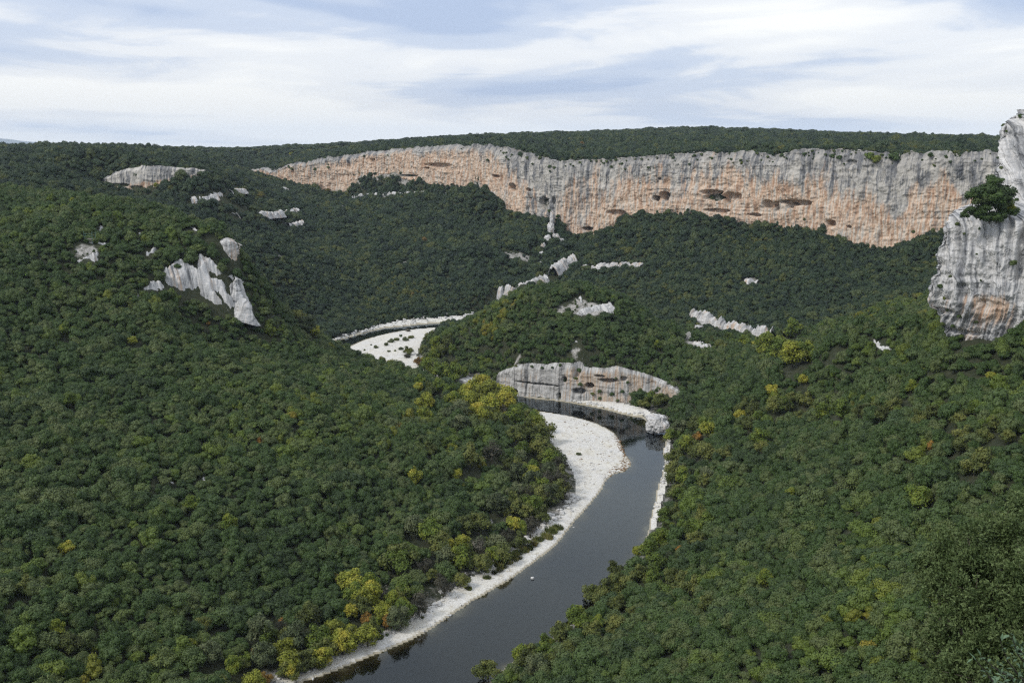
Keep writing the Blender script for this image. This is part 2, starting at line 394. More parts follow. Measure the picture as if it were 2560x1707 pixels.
TREE = 5.0    # canopy above ground
canopy = [ # left hill
 (0,1707,310),(350,1707,325),(600,1660,345),(0,1500,350),(300,1500,365),(550,1500,385),(750,1500,400),(0,1300,405),(300,1300,420),(600,1300,440),(900,1350,450),(1100,1350,458),(1000,1480,425),
 (0,1100,480),(300,1100,500),(600,1100,520),(900,1100,550),(1150,1150,560),(1300,1100,605),(1320,1180,575),(1250,1280,520),(0,900,580),(300,900,600),(600,900,640),(850,950,660),(1050,1000,700),(1200,1020,700),
 (1300,1040,700),(1000,930,770),(1000,917,790),(880,888,820),(765,850,800),(1100,950,770),(0,750,640),(200,750,660),(400,770,680),(640,815,730),(560,850,700),(500,830,700),(0,620,700),(200,640,700),(400,620,735),(560,585,760),(470,545,790),(302,500,850),(421,523,820),
 (0,520,800),(150,480,900),(0,440,1050),(150,420,1150),(250,405,1350),(0,385,1700),
 # beyond the left hill
 (300,505,1240),(400,497,1230),(480,470,1350),(560,540,1250),(600,480,1500),(640,600,1200),(640,700,1130),(640,800,1050),(560,430,1700),(700,480,1700),(800,500,1650),(700,600,1400),(900,560,1500),(900,700,1250),(750,780,1130),(1000,620,1380),
 (900,500,1720),(1000,500,1660),(1100,510,1600),(1200,500,1540),(1200,620,1330),(1100,730,1220),(1250,700,1220),(1260,560,1480),(900,790,1130),(820,825,1070),(1050,775,1165),(1200,765,1170),
 (1450,610,1390),(1500,690,1260),(1560,560,1380),(1650,560,1330),(1650,650,1220),(1650,720,1130),(1700,780,1050),(1850,580,1270),(1850,680,1150),(1900,770,1050),(2100,620,1160),(2100,700,1080),(2100,780,1000),(2300,600,1110),(2250,700,1040),(2200,760,980),(2400,600,1080),(2560,640,1030),
 (1960,862,930),(1800,850,930),(2060,878,870),(1300,700,1180),
 # the hill inside the bend
 (1440,708,890),(1380,714,885),(1300,740,890),(1200,790,920),(1100,832,950),(1060,855,950),(1150,885,890),(1110,900,890),(1200,900,855),(1250,850,855),(1400,800,838),(1400,860,808),(1550,800,842),(1520,732,885),(1590,765,890),(1620,790,890),(1600,880,806),(1700,866,830),(1700,930,760),(1800,866,830),(1900,900,760),(1800,950,700),(1640,1010,715),(1750,1050,640),
 (1420,770,1000),(1500,745,960),(1340,745,980),(1600,820,1010),
 # right slope
 (2050,890,720),(2200,850,660),(2260,778,640),(2150,803,640),(2330,800,610),(2400,874,500),(2480,862,490),(2560,840,482),(2700,830,470),(2560,1000,420),(2300,1000,500),(2050,1000,600),(1850,1050,610),(1750,1150,560),(1900,1200,500),(2150,1150,450),(2400,1150,400),(1750,1350,440),(2000,1350,400),(2250,1350,360),(2560,1300,320),(1600,1460,415),(1680,1250,510),(1450,1600,362),
 (1200,1690,340),(1650,1600,340),(1900,1600,310),(2150,1550,290),(2350,1600,260),(1600,1707,310),(1900,1707,280),(2200,1707,250),(2560,1500,260),(2560,1707,220),
 (1700,1100,620)]
pts = []
for px, py, Y in canopy:
    x, y, z = P(px, py, Y); pts.append((x, y, max(z - TREE, 2.0)))
terrace = [(900,470,1800),(950,466,1775),(1000,464,1745),(1060,466,1700),(1120,469,1655),(1180,472,1605),(1225,475,1570)]
for px, py, Y in terrace:
    x, y, z = P(px, py, Y); pts.append((x, y, z - 4))
for px, py, Y in [(1380,560,1435),(1388,600,1395),(1372,640,1350),(1358,680,1300),(1352,725,1245)]:
    x, y, z = P(px, py, Y); pts.append((x, y, z))
pts += [(0, 0, 198), (-60, -40, 200), (60, -40, 202), (0, 20, 176), (0, 60, 130), (0, 120, 95), (0, 200, 52), (0, 270, 25), (24, 45, 150), (34, 60, 140), (45, 42, 158), (100, 120, 100), (120, 180, 76),
        (-100, 120, 88), (-170, 230, 50), (-60, 260, 22), (-300, 250, 70), (-450, 350, 110), (-600, 600, 150), (-800, 900, 178), (-900, 300, 170), (300, 150, 150), (350, 300, 160), (420, 420, 175), (500, 600, 190), (330, 560, 150),
        (700, 900, 150), (-1200, 1500, 190), (300, -200, 205), (-300, -200, 200), (0, -400, 205)]
# the river cliff on the inside hill: column, top row, foot row, distance
MIDC = [(1238,936,968,812),(1262,922,974,808),(1287,912,984,803),(1320,908,992,797),(1355,914,997,792),(1395,908,1000,785),(1436,906,1004,778),(1483,920,1008,774),(1515,922,1004,770),(1546,916,998,768),(1580,926,992,768),(1610,934,990,766),(1640,946,988,764),(1668,958,992,758),(1712,984,1000,742)]
for px, t, bq, Y in MIDC:
    x, y, z = P(px, t, Y + 14); pts.append((x, y, z - 1.0))
    x, y, z = P(px, bq, Y - 5); pts.append((x, y, max(1.0, z)))
# small pale cliff on the left rim
SMALL = [(258,446,452,1330),(266,438,466,1325),(290,428,474,1315),(320,420,476,1308),(350,415,476,1300),(385,414,474,1295),(420,416,460,1290),(450,418,450,1288),(480,419,440,1290),(515,424,434,1296)]
for px, t, bq, Y in SMALL:
    x, y, z = P(px, t, Y + 16); pts.append((x, y, z - 2)); x, y, z = P(px, bq, Y - 6); pts.append((x, y, z - 3))
for px, py, Y in [(300, 398, 1500), (420, 398, 1520), (520, 408, 1500)]:
    x, y, z = P(px, py, Y); pts.append((x, y, z - 4))
low_pts = pts + [(*P(px, b_, Y - 6)[:2], P(px, b_, Y - 6)[2] - 3) for px, t_, b_, Y in MAIN[::1]]
skyline = [(0,370,2000),(100,368,2000),(200,364,1900),(300,367,2000),(400,371,2300),(500,375,2600),(560,374,3600),(650,374,3300),(784,368,3000),(900,358,2600),(1059,348,2600),(1235,338,2700),(1500,331,2800),(1700,321,2900),(1800,322,2900),(2000,330,2800),(2200,338,2700),(2495,348,2600),(2800,350,2600)]
top_pts = [p for p in pts if (p[0] / max(p[1], 1)) < A(600) and p[1] > 800]
for px, py, Y in skyline:
    x, y, z = P(px, py, Y); top_pts.append((x, y, z - TREE)); top_pts.append((x * 1.9, y * 1.9, z - TREE - 18)); top_pts.append((x * 5, y * 5, z - TREE - 70))
for px, t, bq, Y in MAIN:
    x, y, z = P(px, t + 2, Y + 12); top_pts.append((x, y, z - 1.5))
    x, y, z = P(px, t - 8, Y + 260); top_pts.append((x, y, z - TREE))
top_pts += [(560 * 1.0, 1800, 205)]
for px, py, Y in [(600,392,2300),(560,400,2000),(480,395,1800)]:
    x, y, z = P(px, py, Y); top_pts.append((x, y, z - TREE)); low_pts.append((x, y, z - TREE))
for px, py, Y in [(0,370,2000),(200,364,1900),(400,371,2300),(560,374,3600),(-400,370,2200)]:
    x, y, z = P(px, py, Y); low_pts.append((x, y, z - TREE))
low_pts += [(-6000, 4000, 170), (-9000, 9000, 120), (2500, 1000, 200), (2500, 3500, 230)]
top_pts += [(-6000, 4000, 170), (-3000, 2500, 185)]
for p in RIV[::5]: low_pts.append((p[0], p[1], 0.0))

def warp(x, y):
    # log-polar about a point behind the viewpoint, so that near and far hills are equally detailed
    yy = y + 260
    r = np.hypot(x, yy)
    return np.arctan2(x, yy) * 1.0, np.log(r)
class RBF:
    def __init__(s, pts, c=.012, lam=1e-4):
        p = np.array(pts, float); s.u, s.v = warp(p[:, 0], p[:, 1]); s.c = c
        K = s.k(s.u[:, None] - s.u[None], s.v[:, None] - s.v[None]) - lam * np.eye(len(p)) * 3
        n = len(p); Q = np.stack([np.ones(n), s.u, s.v], 1)
        M = np.zeros((n + 3, n + 3)); M[:n, :n] = K; M[:n, n:] = Q; M[n:, :n] = Q.T
        s.w = np.linalg.lstsq(M, np.concatenate([p[:, 2], np.zeros(3)]), rcond=None)[0]
    def k(s, du, dv): return np.sqrt(du * du + dv * dv + s.c * s.c)
    def __call__(s, x, y):
        u, v = warp(x.ravel(), y.ravel()); out = np.empty(u.shape); n = len(s.u)
        for i in range(0, len(u), 40000):
            a, b_ = u[i:i + 40000], v[i:i + 40000]
            out[i:i + 40000] = s.k(a[:, None] - s.u[None], b_[:, None] - s.v[None]) @ s.w[:n] + s.w[n] + s.w[n + 1] * a + s.w[n + 2] * b_
        return out.reshape(x.shape)
rlow = RBF(low_pts); rtop = RBF(top_pts)

# terrain sheet: a fan of quads, finer where the gorge lies
ang = np.concatenate([np.linspace(-1.9, -.62, 40), np.linspace(-.60, .60, 620), np.linspace(.62, 1.9, 40)])
rad = np.concatenate([np.linspace(4, 200, 50)[:-1], np.exp(np.linspace(math.log(200), math.log(2200), 560))[:-1], np.exp(np.linspace(math.log(2200), math.log(16000), 110))])
AA, RR = np.meshgrid(ang, rad, indexing='ij')
X = np.sin(AA) * RR; Yg = np.cos(AA) * RR
# evaluate coarsely, refine by interpolation
ai = np.arange(0, len(ang), 2); ri = np.arange(0, len(rad), 2)
ai = np.unique(np.append(ai, len(ang) - 1)); ri = np.unique(np.append(ri, len(rad) - 1))
def refine(Zc):
    Z1 = np.empty((len(ai), len(rad)))
    for i in range(len(ai)): Z1[i] = np.interp(np.arange(len(rad)), ri, Zc[i])
    Z2 = np.empty((len(ang), len(rad)))
    for j in range(len(rad)): Z2[:, j] = np.interp(np.arange(len(ang)), ai, Z1[:, j])
    return Z2
Xc, Yc = X[np.ix_(ai, ri)], Yg[np.ix_(ai, ri)]
Zl = refine(rlow(Xc, Yc)); Zt = refine(rtop(Xc, Yc))
bearing = X / np.maximum(Yg, 1.0)
mY = main_Y(bearing)
behind = (Yg - mY) * .8
Sm = np.where(Yg > 500, sstep(behind, 3, 26), 0)
Z = Zl * (1 - Sm) + Zt * Sm
rough = fbm(X / 75, Yg / 75, 0, 4) * 8 * sstep(Z, 12, 60) * (1 - .5 * ((Yg > 780) & (Yg < 960))) + fbm(X / 24, Yg / 24, 5, 3) * 2.2
fold = fbm((X * .8 - Yg * .35) / 46, (X * .35 + Yg * .8) / 240, 12, 3); rough = rough + (np.abs(fold) * -16 + 4) * sstep(Z, 15, 50) * sstep(X, 60, 140) * (Yg < 700) * sstep(RR, 230, 330)
fold2 = fbm((X * .75 + Yg * .45) / 50, (Yg * .8 - X * .4) / 260, 31, 3); rough = rough + (np.abs(fold2) * -14 + 3.5) * sstep(Z, 18, 50) * sstep(-X, 20, 90) * sstep(Yg, 260, 360) * (1 - sstep(Yg, 560, 660))
Z = Z + rough * sstep(RR, 80, 250) * (1 - .55 * sstep(RR, 2200, 4000) * 0)
inR = inpoly(X, Yg, RIV); gmask = np.zeros(X.shape, int)
for k, g in enumerate((G1, G2, G3, G4, G5)): gmask[inpoly(X, Yg, g) & ~inR] = k + 1
near = (Yg > 200) & (Yg < 1500) & (np.abs(bearing) < .7)
dR = np.full(X.shape, 1e4); dG = np.full(X.shape, 1e4)
dR[near] = dseg(X[near], Yg[near], RIV)
for g in (G1, G2, G3, G4, G5): dG[near] = np.minimum(dG[near], dseg(X[near], Yg[near], g))
dV = np.where(inR | (gmask > 0), 0, np.minimum(dR, dG))
wob = fbm(X / 14, Yg / 14, 2, 3)
floor = np.where(gmask == 3, .4 + dR * .28, .25 + np.minimum(dR * .075, 2.2)) + .25 * wob * sstep(dR, 1, 8)
floor = np.where(np.isin(gmask, (4, 5)), .5 + np.minimum(dR * .3, 3) + .5 * wob, floor)
bankz = np.maximum(1.4 + np.minimum(dV * .3, 4), Z)
tb = sstep(dV, 0, 22)
Zb = (floor.clip(.3) + dV * .12) * (1 - tb) + bankz * tb
Zb = np.where(gmask > 0, floor, Zb)
Zb = np.where(inR, -.08 - 3.6 * sstep(dR + wob * 4, -2, 22), Zb)
Z = np.where(near & (dV < 400), Zb, Z)
Z = np.where(~near, np.maximum(Z, 3.0), Z)

def zt(x, y):
    x = np.asarray(x, float); y = np.asarray(y, float)
    a = np.interp(np.arctan2(x, y), ang, np.arange(len(ang))); r = np.interp(np.hypot(x, y), rad, np.arange(len(rad)))
    i = np.clip(a.astype(int), 0, len(ang) - 2); j = np.clip(r.astype(int), 0, len(rad) - 2); fa = a - i; fr_ = r - j
    return (Z[i, j] * (1 - fa) * (1 - fr_) + Z[i + 1, j] * fa * (1 - fr_) + Z[i, j + 1] * (1 - fa) * fr_ + Z[i + 1, j + 1] * fa * fr_)
def hit(px, py, lift=0.0, ymin=150, ymax=3000):
    """first place where the line through a pixel meets the ground (+lift)"""
    Ys = np.exp(np.linspace(math.log(ymin), math.log(ymax), 1500))
    x, y, z = P(px, py, Ys)
    d = z - (zt(x, Ys) + lift)
    k = np.argmax(d < 0)
    if d[k] >= 0: return None
    return float(x[k]), float(Ys[k]), float(zt(x[k], Ys[k]))

# rocky clearings among the trees: column, row, half-width, half-height in source pixels
CLEAR = [(40,1290,18,10),(275,960,10,14),(400,1050,10,12),(215,625,34,26),(250,575,14,10),(640,700,8,8),(1270,1285,34,16),(1225,1300,12,10),(1465,770,70,18),(1440,752,14,8),(1400,775,30,10),(1375,712,8,14),(1750,862,42,16),(1700,848,16,7),(1440,880,18,22),(700,640,20,6),(1020,655,18,5),(1100,642,20,5),(1290,640,60,4),(1880,700,22,6),(1560,645,16,6),(1620,625,18,5),(1500,700,20,10),(660,1580,44,50),(640,1660,40,40),(1050,1430,36,20),(1560,760,10,10),(1700,800,20,7),(1850,820,60,5),(1290,905,20,5),(760,395,6,4),(730,386,10,3)]
rockm = np.zeros(X.shape); clr = []
for px, py, hw, hh in CLEAR:
    p = hit(px, py, 1.0)
    if p is None: continue
    rx = hw / F * p[1]
    q1 = hit(px, py - hh, 1.0); q2 = hit(px, py + hh, 1.0)
    ry = rx * 1.5
    if q1 and q2: ry = min(max((q1[1] - q2[1]) / 2, rx * .6), rx * 2.5)
    clr.append((p[0], p[1], rx, ry))
    rockm = np.maximum(rockm, (0.25 if (px, py) in ((660,1580),(640,1660),(1270,1285),(1050,1430),(40,1290)) else 1) * (1 - sstep(np.hypot((X - p[0]) / rx, (Yg - p[1]) / ry), .5, 1.2)))
rockm = np.maximum(rockm, (1 - sstep(dV, 2, 16)) * .8 * near)
rockm = np.maximum(rockm, np.where((behind > -6) & (behind < 30) & (bearing > A(640)) & (Yg > 900), .9, 0))

FQ = gridfaces(len(ang), len(rad))
V3 = np.stack([X, Yg, Z], -1).reshape(-1, 3)
gm = gmask.reshape(-1); rv = inR.reshape(-1)
fg = gm[FQ].max(1) * (gm[FQ].min(1) > 0); fr_ = (~(gm[FQ] > 0)).any(1) & (rv[FQ].any(1))
def sub(name, mask, mat, **props):
    f = FQ[mask]; used, inv = np.unique(f, return_inverse=True)
    me = mesh_np(name, V3[used], inv.reshape(f.shape)[:, ::-1] * 1, mat, True, {'rock': rockm.reshape(-1)[used]})
    return link(name, me, **props)
sub('ground', (fg == 0) & ~fr_, M_GROUND, kind='structure', label='wooded limestone slopes and plateau of the gorge')
sub('river_bed', fr_, M_BED, kind='structure', label='river bed under the water, coloured darker with depth for absorbed light')
sub('gravel_bar', fg == 1, M_GRAVEL, kind='structure', label='broad white gravel bar and beach along the near reach of the river')
sub('gravel_bank', fg == 2, M_GRAVEL, kind='structure', label='white gravel bank inside the upper bend of the river')
sub('rocky_shore', fg >= 3, M_GROUND if False else M_GRAVEL, kind='structure', label='pale stony shore at the foot of the forest')
bmw = bmesh.new()
xs = np.linspace(-560, 560, 30); ys = np.linspace(230, 1420, 30)
gvw = np.stack([*np.meshgrid(xs, ys, indexing='ij'), np.zeros((30, 30))], -1).reshape(-1, 3)
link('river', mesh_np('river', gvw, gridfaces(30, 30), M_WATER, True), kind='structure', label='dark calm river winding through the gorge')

# ------------------------------------------------------------------ cliffs
def resample(tab, step):
    """dense samples of a cliff line: columns px, top z, foot z, x, y, arc length"""
    tab = np.array(tab, float)
    xyz_t = np.array([P(a, t, Y) for a, t, b_, Y in tab]); xyz_b = np.array([P(a, b_, Y) for a, t, b_, Y in tab])
    xy = xyz_t[:, :2]
    s = np.concatenate([[0], np.cumsum(np.hypot(*np.diff(xy, axis=0).T))])
    n = int(s[-1] / step) + 1; q = np.linspace(0, s[-1], n)
    f = lambda v: np.interp(q, s, v)
    x, y, tz, bz, px = f(xy[:, 0]), f(xy[:, 1]), f(xyz_t[:, 2]), f(xyz_b[:, 2]), f(tab[:, 0])
    k = max(3, int(14 / step)) | 1
    ker = np.hanning(k + 2)[1:-1]; ker /= ker.sum()
    def sm(v): return np.convolve(np.pad(v, k // 2, mode='edge'), ker, 'valid')
    x, y, tz = sm(x), sm(y), sm(tz)
    dx, dy = np.gradient(x), np.gradient(y); L = np.hypot(dx, dy)
    return px, x, y, tz, bz, q, dy / L, -dx / L     # normal towards the viewer
def cliff(name, tab, step, rows, mat, seed, amp=1.0, warmf=None, caves=(), lean=.06, cap=22, label='', extra=8, ledge=1.0, fl=1.0, jag=0.0):
    px, x, y, tz, bz, q, nx, ny = resample(tab, step)
    n = len(px); v = np.linspace(0, 1, rows)
    U, Vv = np.meshgrid(q, v, indexing='ij')
    topj = fbm(q / 22, seed, 0, 4) * 5 * amp - np.clip(fbm(q / 34, seed + 77, 0, 2) - .22, 0, 1) * 26 * amp + np.round(fbm(q / 9, seed + 4, 0, 2) * 2.2) * 1.1 * amp
    if jag: topj = topj - jag * (tz - bz) * np.clip(fbm(q / 7, seed + 31, 0, 3) * 2.4 + .25, 0, 1.3) + fbm(q / 2.5, seed, 0, 2) * 1.2
    TZ = (tz + topj)[:, None]; BZ = (bz - extra)[:, None]
    ZZ = BZ + (TZ - BZ) * Vv
    hgt = TZ - BZ
    d = fbm(U / 130, seed, ZZ / 300, 3) * 14 * amp + fbm(U / 38, seed + 3, ZZ / 90, 3) * 6 * amp
    r1 = 1 - np.abs(fbm(U / 11, seed + 5, ZZ / 75, 3)) * 2.2
    r2 = 1 - np.abs(fbm(U / 4.2, seed + 6, ZZ / 30, 2)) * 2
    d += (r1 - .6) * 2.3 * fl * amp + (r2 - .6) * .9 * fl * amp
    wz = ZZ + fbm(U / 60, seed + 8, 0, 3) * 7
    led = fbm(wz / 11, seed + 9, U / 260, 3); d += np.clip(led * 3.2, -1.4, 1.4) * 1.25 * ledge * amp * np.clip(.25 + 2.2 * fbm(U / 70, seed + 40, ZZ / 40, 2), 0, 1.2)
    led2 = pnoise(wz / 3.1, seed + 2, U / 90); d += np.where(led2 > .12, .7, -.3) * ledge * amp * .8 * np.clip(2.5 * fbm(U / 45, seed + 50, ZZ / 30, 2), 0, 1)
    d += fbm(U / 3, ZZ / 3, seed, 3) * 1.6 * amp + np.round(fbm(U / 9, ZZ / 13, seed + 60, 2) * 3) * .9 * amp - np.clip(pnoise(U / 7, ZZ / 120, seed + 8) * 4 - 1.7, 0, 1) * 2.5 * amp
    # upper rim steps back in broken blocks
    top = sstep(Vv, .86, 1.0); d -= top * (4 + 5 * np.clip(fbm(U / 14, seed + 12, 0, 2) + .3, 0, 1)) * amp
    PX = np.repeat(px[:, None], rows, 1)
    # caves and alcoves
    hole = np.zeros(U.shape)
    for cpx, cpy, hw, hh, dep in caves:
        Yc_ = float(np.interp(cpx, px, y)); zc_ = P(cpx, cpy, Yc_)[2]; uc = float(np.interp(cpx, px, q))
        ru = hw / F * Yc_ / max(.35, abs(float(np.interp(cpx, px, -ny)))); rz = hh / F * Yc_
        e = np.hypot((U - uc) / ru, np.where(ZZ > zc_, (ZZ - zc_) / (rz * .75), (ZZ - zc_) / (rz * 1.25))) + fbm(U / 5, ZZ / 5, seed, 2) * .25
        d -= dep * 1.7 * (1 - sstep(e, .7, 1.02))
    d += (1 - Vv) * hgt * lean
    xx = x[:, None] + nx[:, None] * d; yy = y[:, None] + ny[:, None] * d
    V = [np.stack([xx, yy, ZZ], -1)]
    warm = warmf(PX, Vv, U) if warmf else np.zeros(U.shape)
    # cap running back onto the plateau
    for k, cb in enumerate((.25, .6, 1.0)):
        bx = xx[:, -1] - nx * cap * cb; by = yy[:, -1] - ny * cap * cb
        bzz = np.maximum(ZZ[:, -1] * (1 - .0) - .4 * k, 0)
        g = zt(bx, by); bzz = np.where(cb == 1.0, g - 1.5, np.maximum(np.minimum(bzz, g + 2.5), ZZ[:, -1] - 3) if cb < 1 else bzz)
        V.append(np.stack([bx, by, bzz], -1)[:, None, :])
    V = np.concatenate(V, 1); rows2 = V.shape[1]
    ua = np.concatenate([U, np.repeat(U[:, -1:], rows2 - rows, 1)], 1); wa = np.concatenate([warm, np.zeros((n, rows2 - rows))], 1)
    me = mesh_np(name, V.reshape(-1, 3), gridfaces(n, rows2), mat, False, {'u': ua, 'warm': wa, 'rim': np.concatenate([Vv, np.ones((n, rows2 - rows))], 1) * (1.0 if amp > .9 else .82)})
    link(name, me, kind='structure', label=label)
    return V
def warm_main(PX, V, U):
    w = 1.12 - sstep(V, .42, 1.0) * 1.15
    w = np.where(PX < 1250, w + .42 * (1 - sstep(V, .82, 1.0)) , w)
    w -= np.exp(-((PX - (1362 + 20 * (V - .5))) / 34.0) ** 2) * 1.15
    w -= sstep(PX, 1250, 1300) * (1 - sstep(PX, 1330, 1420)) * sstep(V, .45, .8) * .5
    w -= sstep(PX, 1850, 2150) * sstep(V, .3, .75) * .38
    w -= np.exp(-((PX - 2260) / 22) ** 2 - ((V - .42) / .10) ** 2) * 1.3 + np.exp(-((PX - 2235) / 26) ** 2 - ((V - .68) / .09) ** 2) * 1.1
    w -= sstep(PX, 2370, 2430) * .7
    w += fbm(U / 55, V * 1.2, 3, 3) * .9 + fbm(U / 13, V * .7, 5, 2) * .55
    return w
caves_main = [(1282,466,7,10,14),(1321,474,6,5,8),(1648,494,9,8,13),(1670,488,11,13,12),(1785,480,26,8,8),(1790,492,22,9,13),(1830,492,14,18,6),(1935,508,12,12,7),(1957,512,7,13,8),(2005,505,34,8,8),(1990,512,8,8,9),(1655,446,4,4,6),(1360,505,9,20,10),(1850,490,10,10,5),(1900,536,16,5,6),(2095,556,8,9,7),(1475,570,14,5,9),(1800,526,30,6,5),(1550,530,26,8,5),(1385,500,5,10,4),(1240,440,14,4,5),(1100,412,40,6,4),(1070,420,10,3,4),(1000,438,60,3,5),(2142,566,5,4,5),(930,400,8,6,4),(1352,508,4,14,6),(1700,560,40,5,3),(2130,405,12,7,3)]
mainV = cliff('ochre_cliff', MAIN, 1.05, 118, M_CLIFF, 3.7, 1.0, warm_main, caves_main, lean=.05, cap=26, label='long ochre and grey limestone cliff wall across the gorge')
midV = cliff('river_cliff', MIDC, .5, 70, M_MID, 21.3, .42, lambda PX, V, U: .15 + .5 * sstep(PX, 1400, 1500) + fbm(U / 20, V * 2, 1, 3) * .8 - sstep(V, .8, 1) * .6,
      [(1412,947,7,8,6),(1450,975,20,9,5),(1475,962,12,8,6),(1520,950,26,7,4),(1345,958,60,3,3.5),(1500,940,16,4,3),(1560,945,10,7,3),(1287,975,14,8,5),(1440,915,12,30,4),(1400,988,5,10,4)], lean=.12, cap=8, label='grey river cliff at the foot of the wooded hill in the bend', extra=3, ledge=1.3)
cliff('rim_cliff', SMALL, .8, 44, M_CLIFF, 44.1, .55, lambda PX, V, U: .75 - sstep(V, .35, .7) * 1.1 + fbm(U / 30, V, 1, 2) * .6, [(300,462,26,4,6),(340,468,20,4,4)], lean=.06, cap=18, label='low streaked cliff below the left rim of the plateau')
# thin wall below the terrace, and ledges that break through the forest
def ledge(name, tab, seed, mat=M_ROCK, amp=.4, label='', step=1.0, rows=16, warm=.25, lean=.5, cap=8, jag=.8):
    cliff(name, tab, step, rows, mat, seed, amp, lambda PX, V, U: warm + fbm(U / 14, V * 2, 1, 3) * .7, (), lean=lean, cap=cap, label=label, extra=3, jag=jag)
ledge('terrace_wall', [(880,486,500,1760),(930,482,498,1745),(983,480,494,1720),(1074,477,490,1660),(1150,476,489,1605),(1228,478,492,1550),(1262,484,505,1532)], 8.1, M_ROCK, .35, 'thin grey rock wall under the wooded terrace', rows=20, lean=.1, warm=-.1)

def drape(pl, up, dn, off=0):
    """a ledge line from pixel rows: distance taken from the hillside itself"""
    out = []
    for px, py in pl:
        p = hit(px, py + dn * .5, 0.0)
        if p is None: continue
        out.append((px, py - up, py + dn, p[1] + off))
    if len(out) > 2:
        ys = np.array([o_[3] for o_ in out]); ys[1:-1] = (ys[:-2] + ys[1:-1] * 2 + ys[2:]) / 4
        out = [(o_[0], o_[1], o_[2], yv) for o_, yv in zip(out, ys)]
    return out
LEDGES = [
 ([(475,498),(500,496),(530,492),(560,484)], 6, 7, 'broken pale ledge in the forest under the left rim'),
 ([(575,478),(612,474)], 3, 5, 'short pale ledge in the forest right of the left rim'),
 ([(590,540),(640,537),(690,534),(730,530),(752,527)], 7, 6, 'long pale ledge crossing the upper left forest'),
 ([(720,563),(740,560),(760,558)], 7, 6, 'twin pale rock steps under the long ledge'),
 ([(827,520),(860,518)], 5, 5, 'small pale ledge under the left end of the ochre cliff'),
 ([(700,476),(716,474)], 8, 8, 'square pale block under the left end of the ochre cliff'),
 ([(900,496),(925,497)], 5, 5, 'pale ledge at the left end of the terrace wall'),
 ([(1005,657),(1030,655)], 3, 4, 'tiny pale ledge in the middle of the far forest'),
 ([(1240,732),(1270,726),(1300,722),(1335,712),(1370,694)], 14, 14, 'cream rock band behind the left shoulder of the wooded hill'),
 ([(1385,684),(1405,666),(1420,656),(1438,648)], 17, 16, 'broken pale crag climbing behind the wooded hill'),
 ([(1455,668),(1490,664),(1530,663),(1570,660),(1600,664)], 6, 6, 'long pale ledge in the forest right of the rock spine'),
 ([(1725,782),(1760,795),(1800,808),(1840,818),(1868,826)], 16, 20, 'white rock band above the abandoned meander'),
 ([(1868,826),(1900,828),(1935,834)], 16, 28, 'white fluted rock face at the right end of the band'),
 ([(1730,815),(1745,820)], 6, 5, 'small pale rock step above the ruins'),
 ([(1860,698),(1895,705)], 3, 4, 'thin pale ledge in the right forest'),
 ([(2045,868),(2085,876)], 5, 6, 'pale rocks beside the yellow trees in the old meander'),
]
ledgepts = []
for k, (pl, up, dn, lb) in enumerate(LEDGES):
    t = drape(pl, up, dn, -3)
    if len(t) >= 2:
        for a_ in t: ledgepts.append((P(a_[0], a_[1], a_[3])[:2], 5.0))
        for i in range(len(t) - 1):
            for f_ in (.25, .5, .75):
                q0, q1 = P(*t[i][:2], t[i][3]), P(*t[i + 1][:2], t[i + 1][3]); ledgepts.append(((q0[0] * (1 - f_) + q1[0] * f_, q0[1] * (1 - f_) + q1[1] * f_), 5.0))
        ledge('rock_ledge', t, 60 + k * 3.3, label=lb, step=.6, amp=.55, rows=26, jag=.35 if k in (9, 11, 12) else .75)

# lumpy outcrops: ellipsoids broken by joints and beds
_ico = {}
def ico(sub_):
    if sub_ not in _ico:
        bm = bmesh.new(); bmesh.ops.create_icosphere(bm, subdivisions=sub_, radius=1.0)
        _ico[sub_] = (np.array([v.co[:] for v in bm.verts]), np.array([[v.index for v in f.verts] for f in bm.faces])); bm.free()
    return _ico[sub_]
def lump(c, r, seed, sub_=5, amp=.22, square=.7, tilt=0.0):
    v, f = ico(sub_)
    p = np.sign(v) * np.abs(v) ** square
    p = p / (np.abs(p) ** 4).sum(1)[:, None] ** .25 * .55 + v * .45
    w = p * np.array(r)
    w2 = w + seed * 13.1
    R = min(r)
    n = fbm(w2[:, 0] / (R * .9), w2[:, 1] / (R * .9), w2[:, 2] / (R * 1.3), 4)
    rd = 1 - np.abs(fbm(w2[:, 0] / (R * .35), w2[:, 1] / (R * .35), w2[:, 2] / (R * 2.0), 3)) * 2
    bd = np.where(pnoise(w2[:, 2] / (R * .22), seed, w2[:, 0] / (R * 4)) > .05, 1, 0)
    hf = fbm(w2[:, 0] / (R * .16), w2[:, 1] / (R * .16), w2[:, 2] / (R * .24), 3); blk = np.round(fbm(w2[:, 0] / (R * .5), w2[:, 1] / (R * .5), w2[:, 2] / (R * .5), 2) * 5) / 5
    w = w * (1 + amp * n + .10 * rd - .04 * bd + .07 * hf + .22 * blk)[:, None]
    if tilt: w[:, 2] += w[:, 0] * tilt
    return w + np.array(c), f
def rocks(name, parts, mat, seed, kind='structure', sub_=5, **props):
    VV, FF, o_ = [], [], 0
    for i, (c, r, tl) in enumerate(parts):
        v, f = lump(c, r, seed + i * 1.7, sub_, tilt=tl); VV.append(v); FF.append(f + o_); o_ += len(v)
    VV = np.concatenate(VV); FF = np.concatenate(FF)
    wm = props.pop('warm', .2)
    me = mesh_np(name, VV, FF, mat, False, {'u': VV[:, 0] + VV[:, 1] * .7, 'warm': np.full(len(VV), wm)})
    if kind: props['kind'] = kind
    return link(name, me, **props)
def at(px, py, Y, dz=0):
    x, y, z = P(px, py, Y); return (x, y, z + dz)
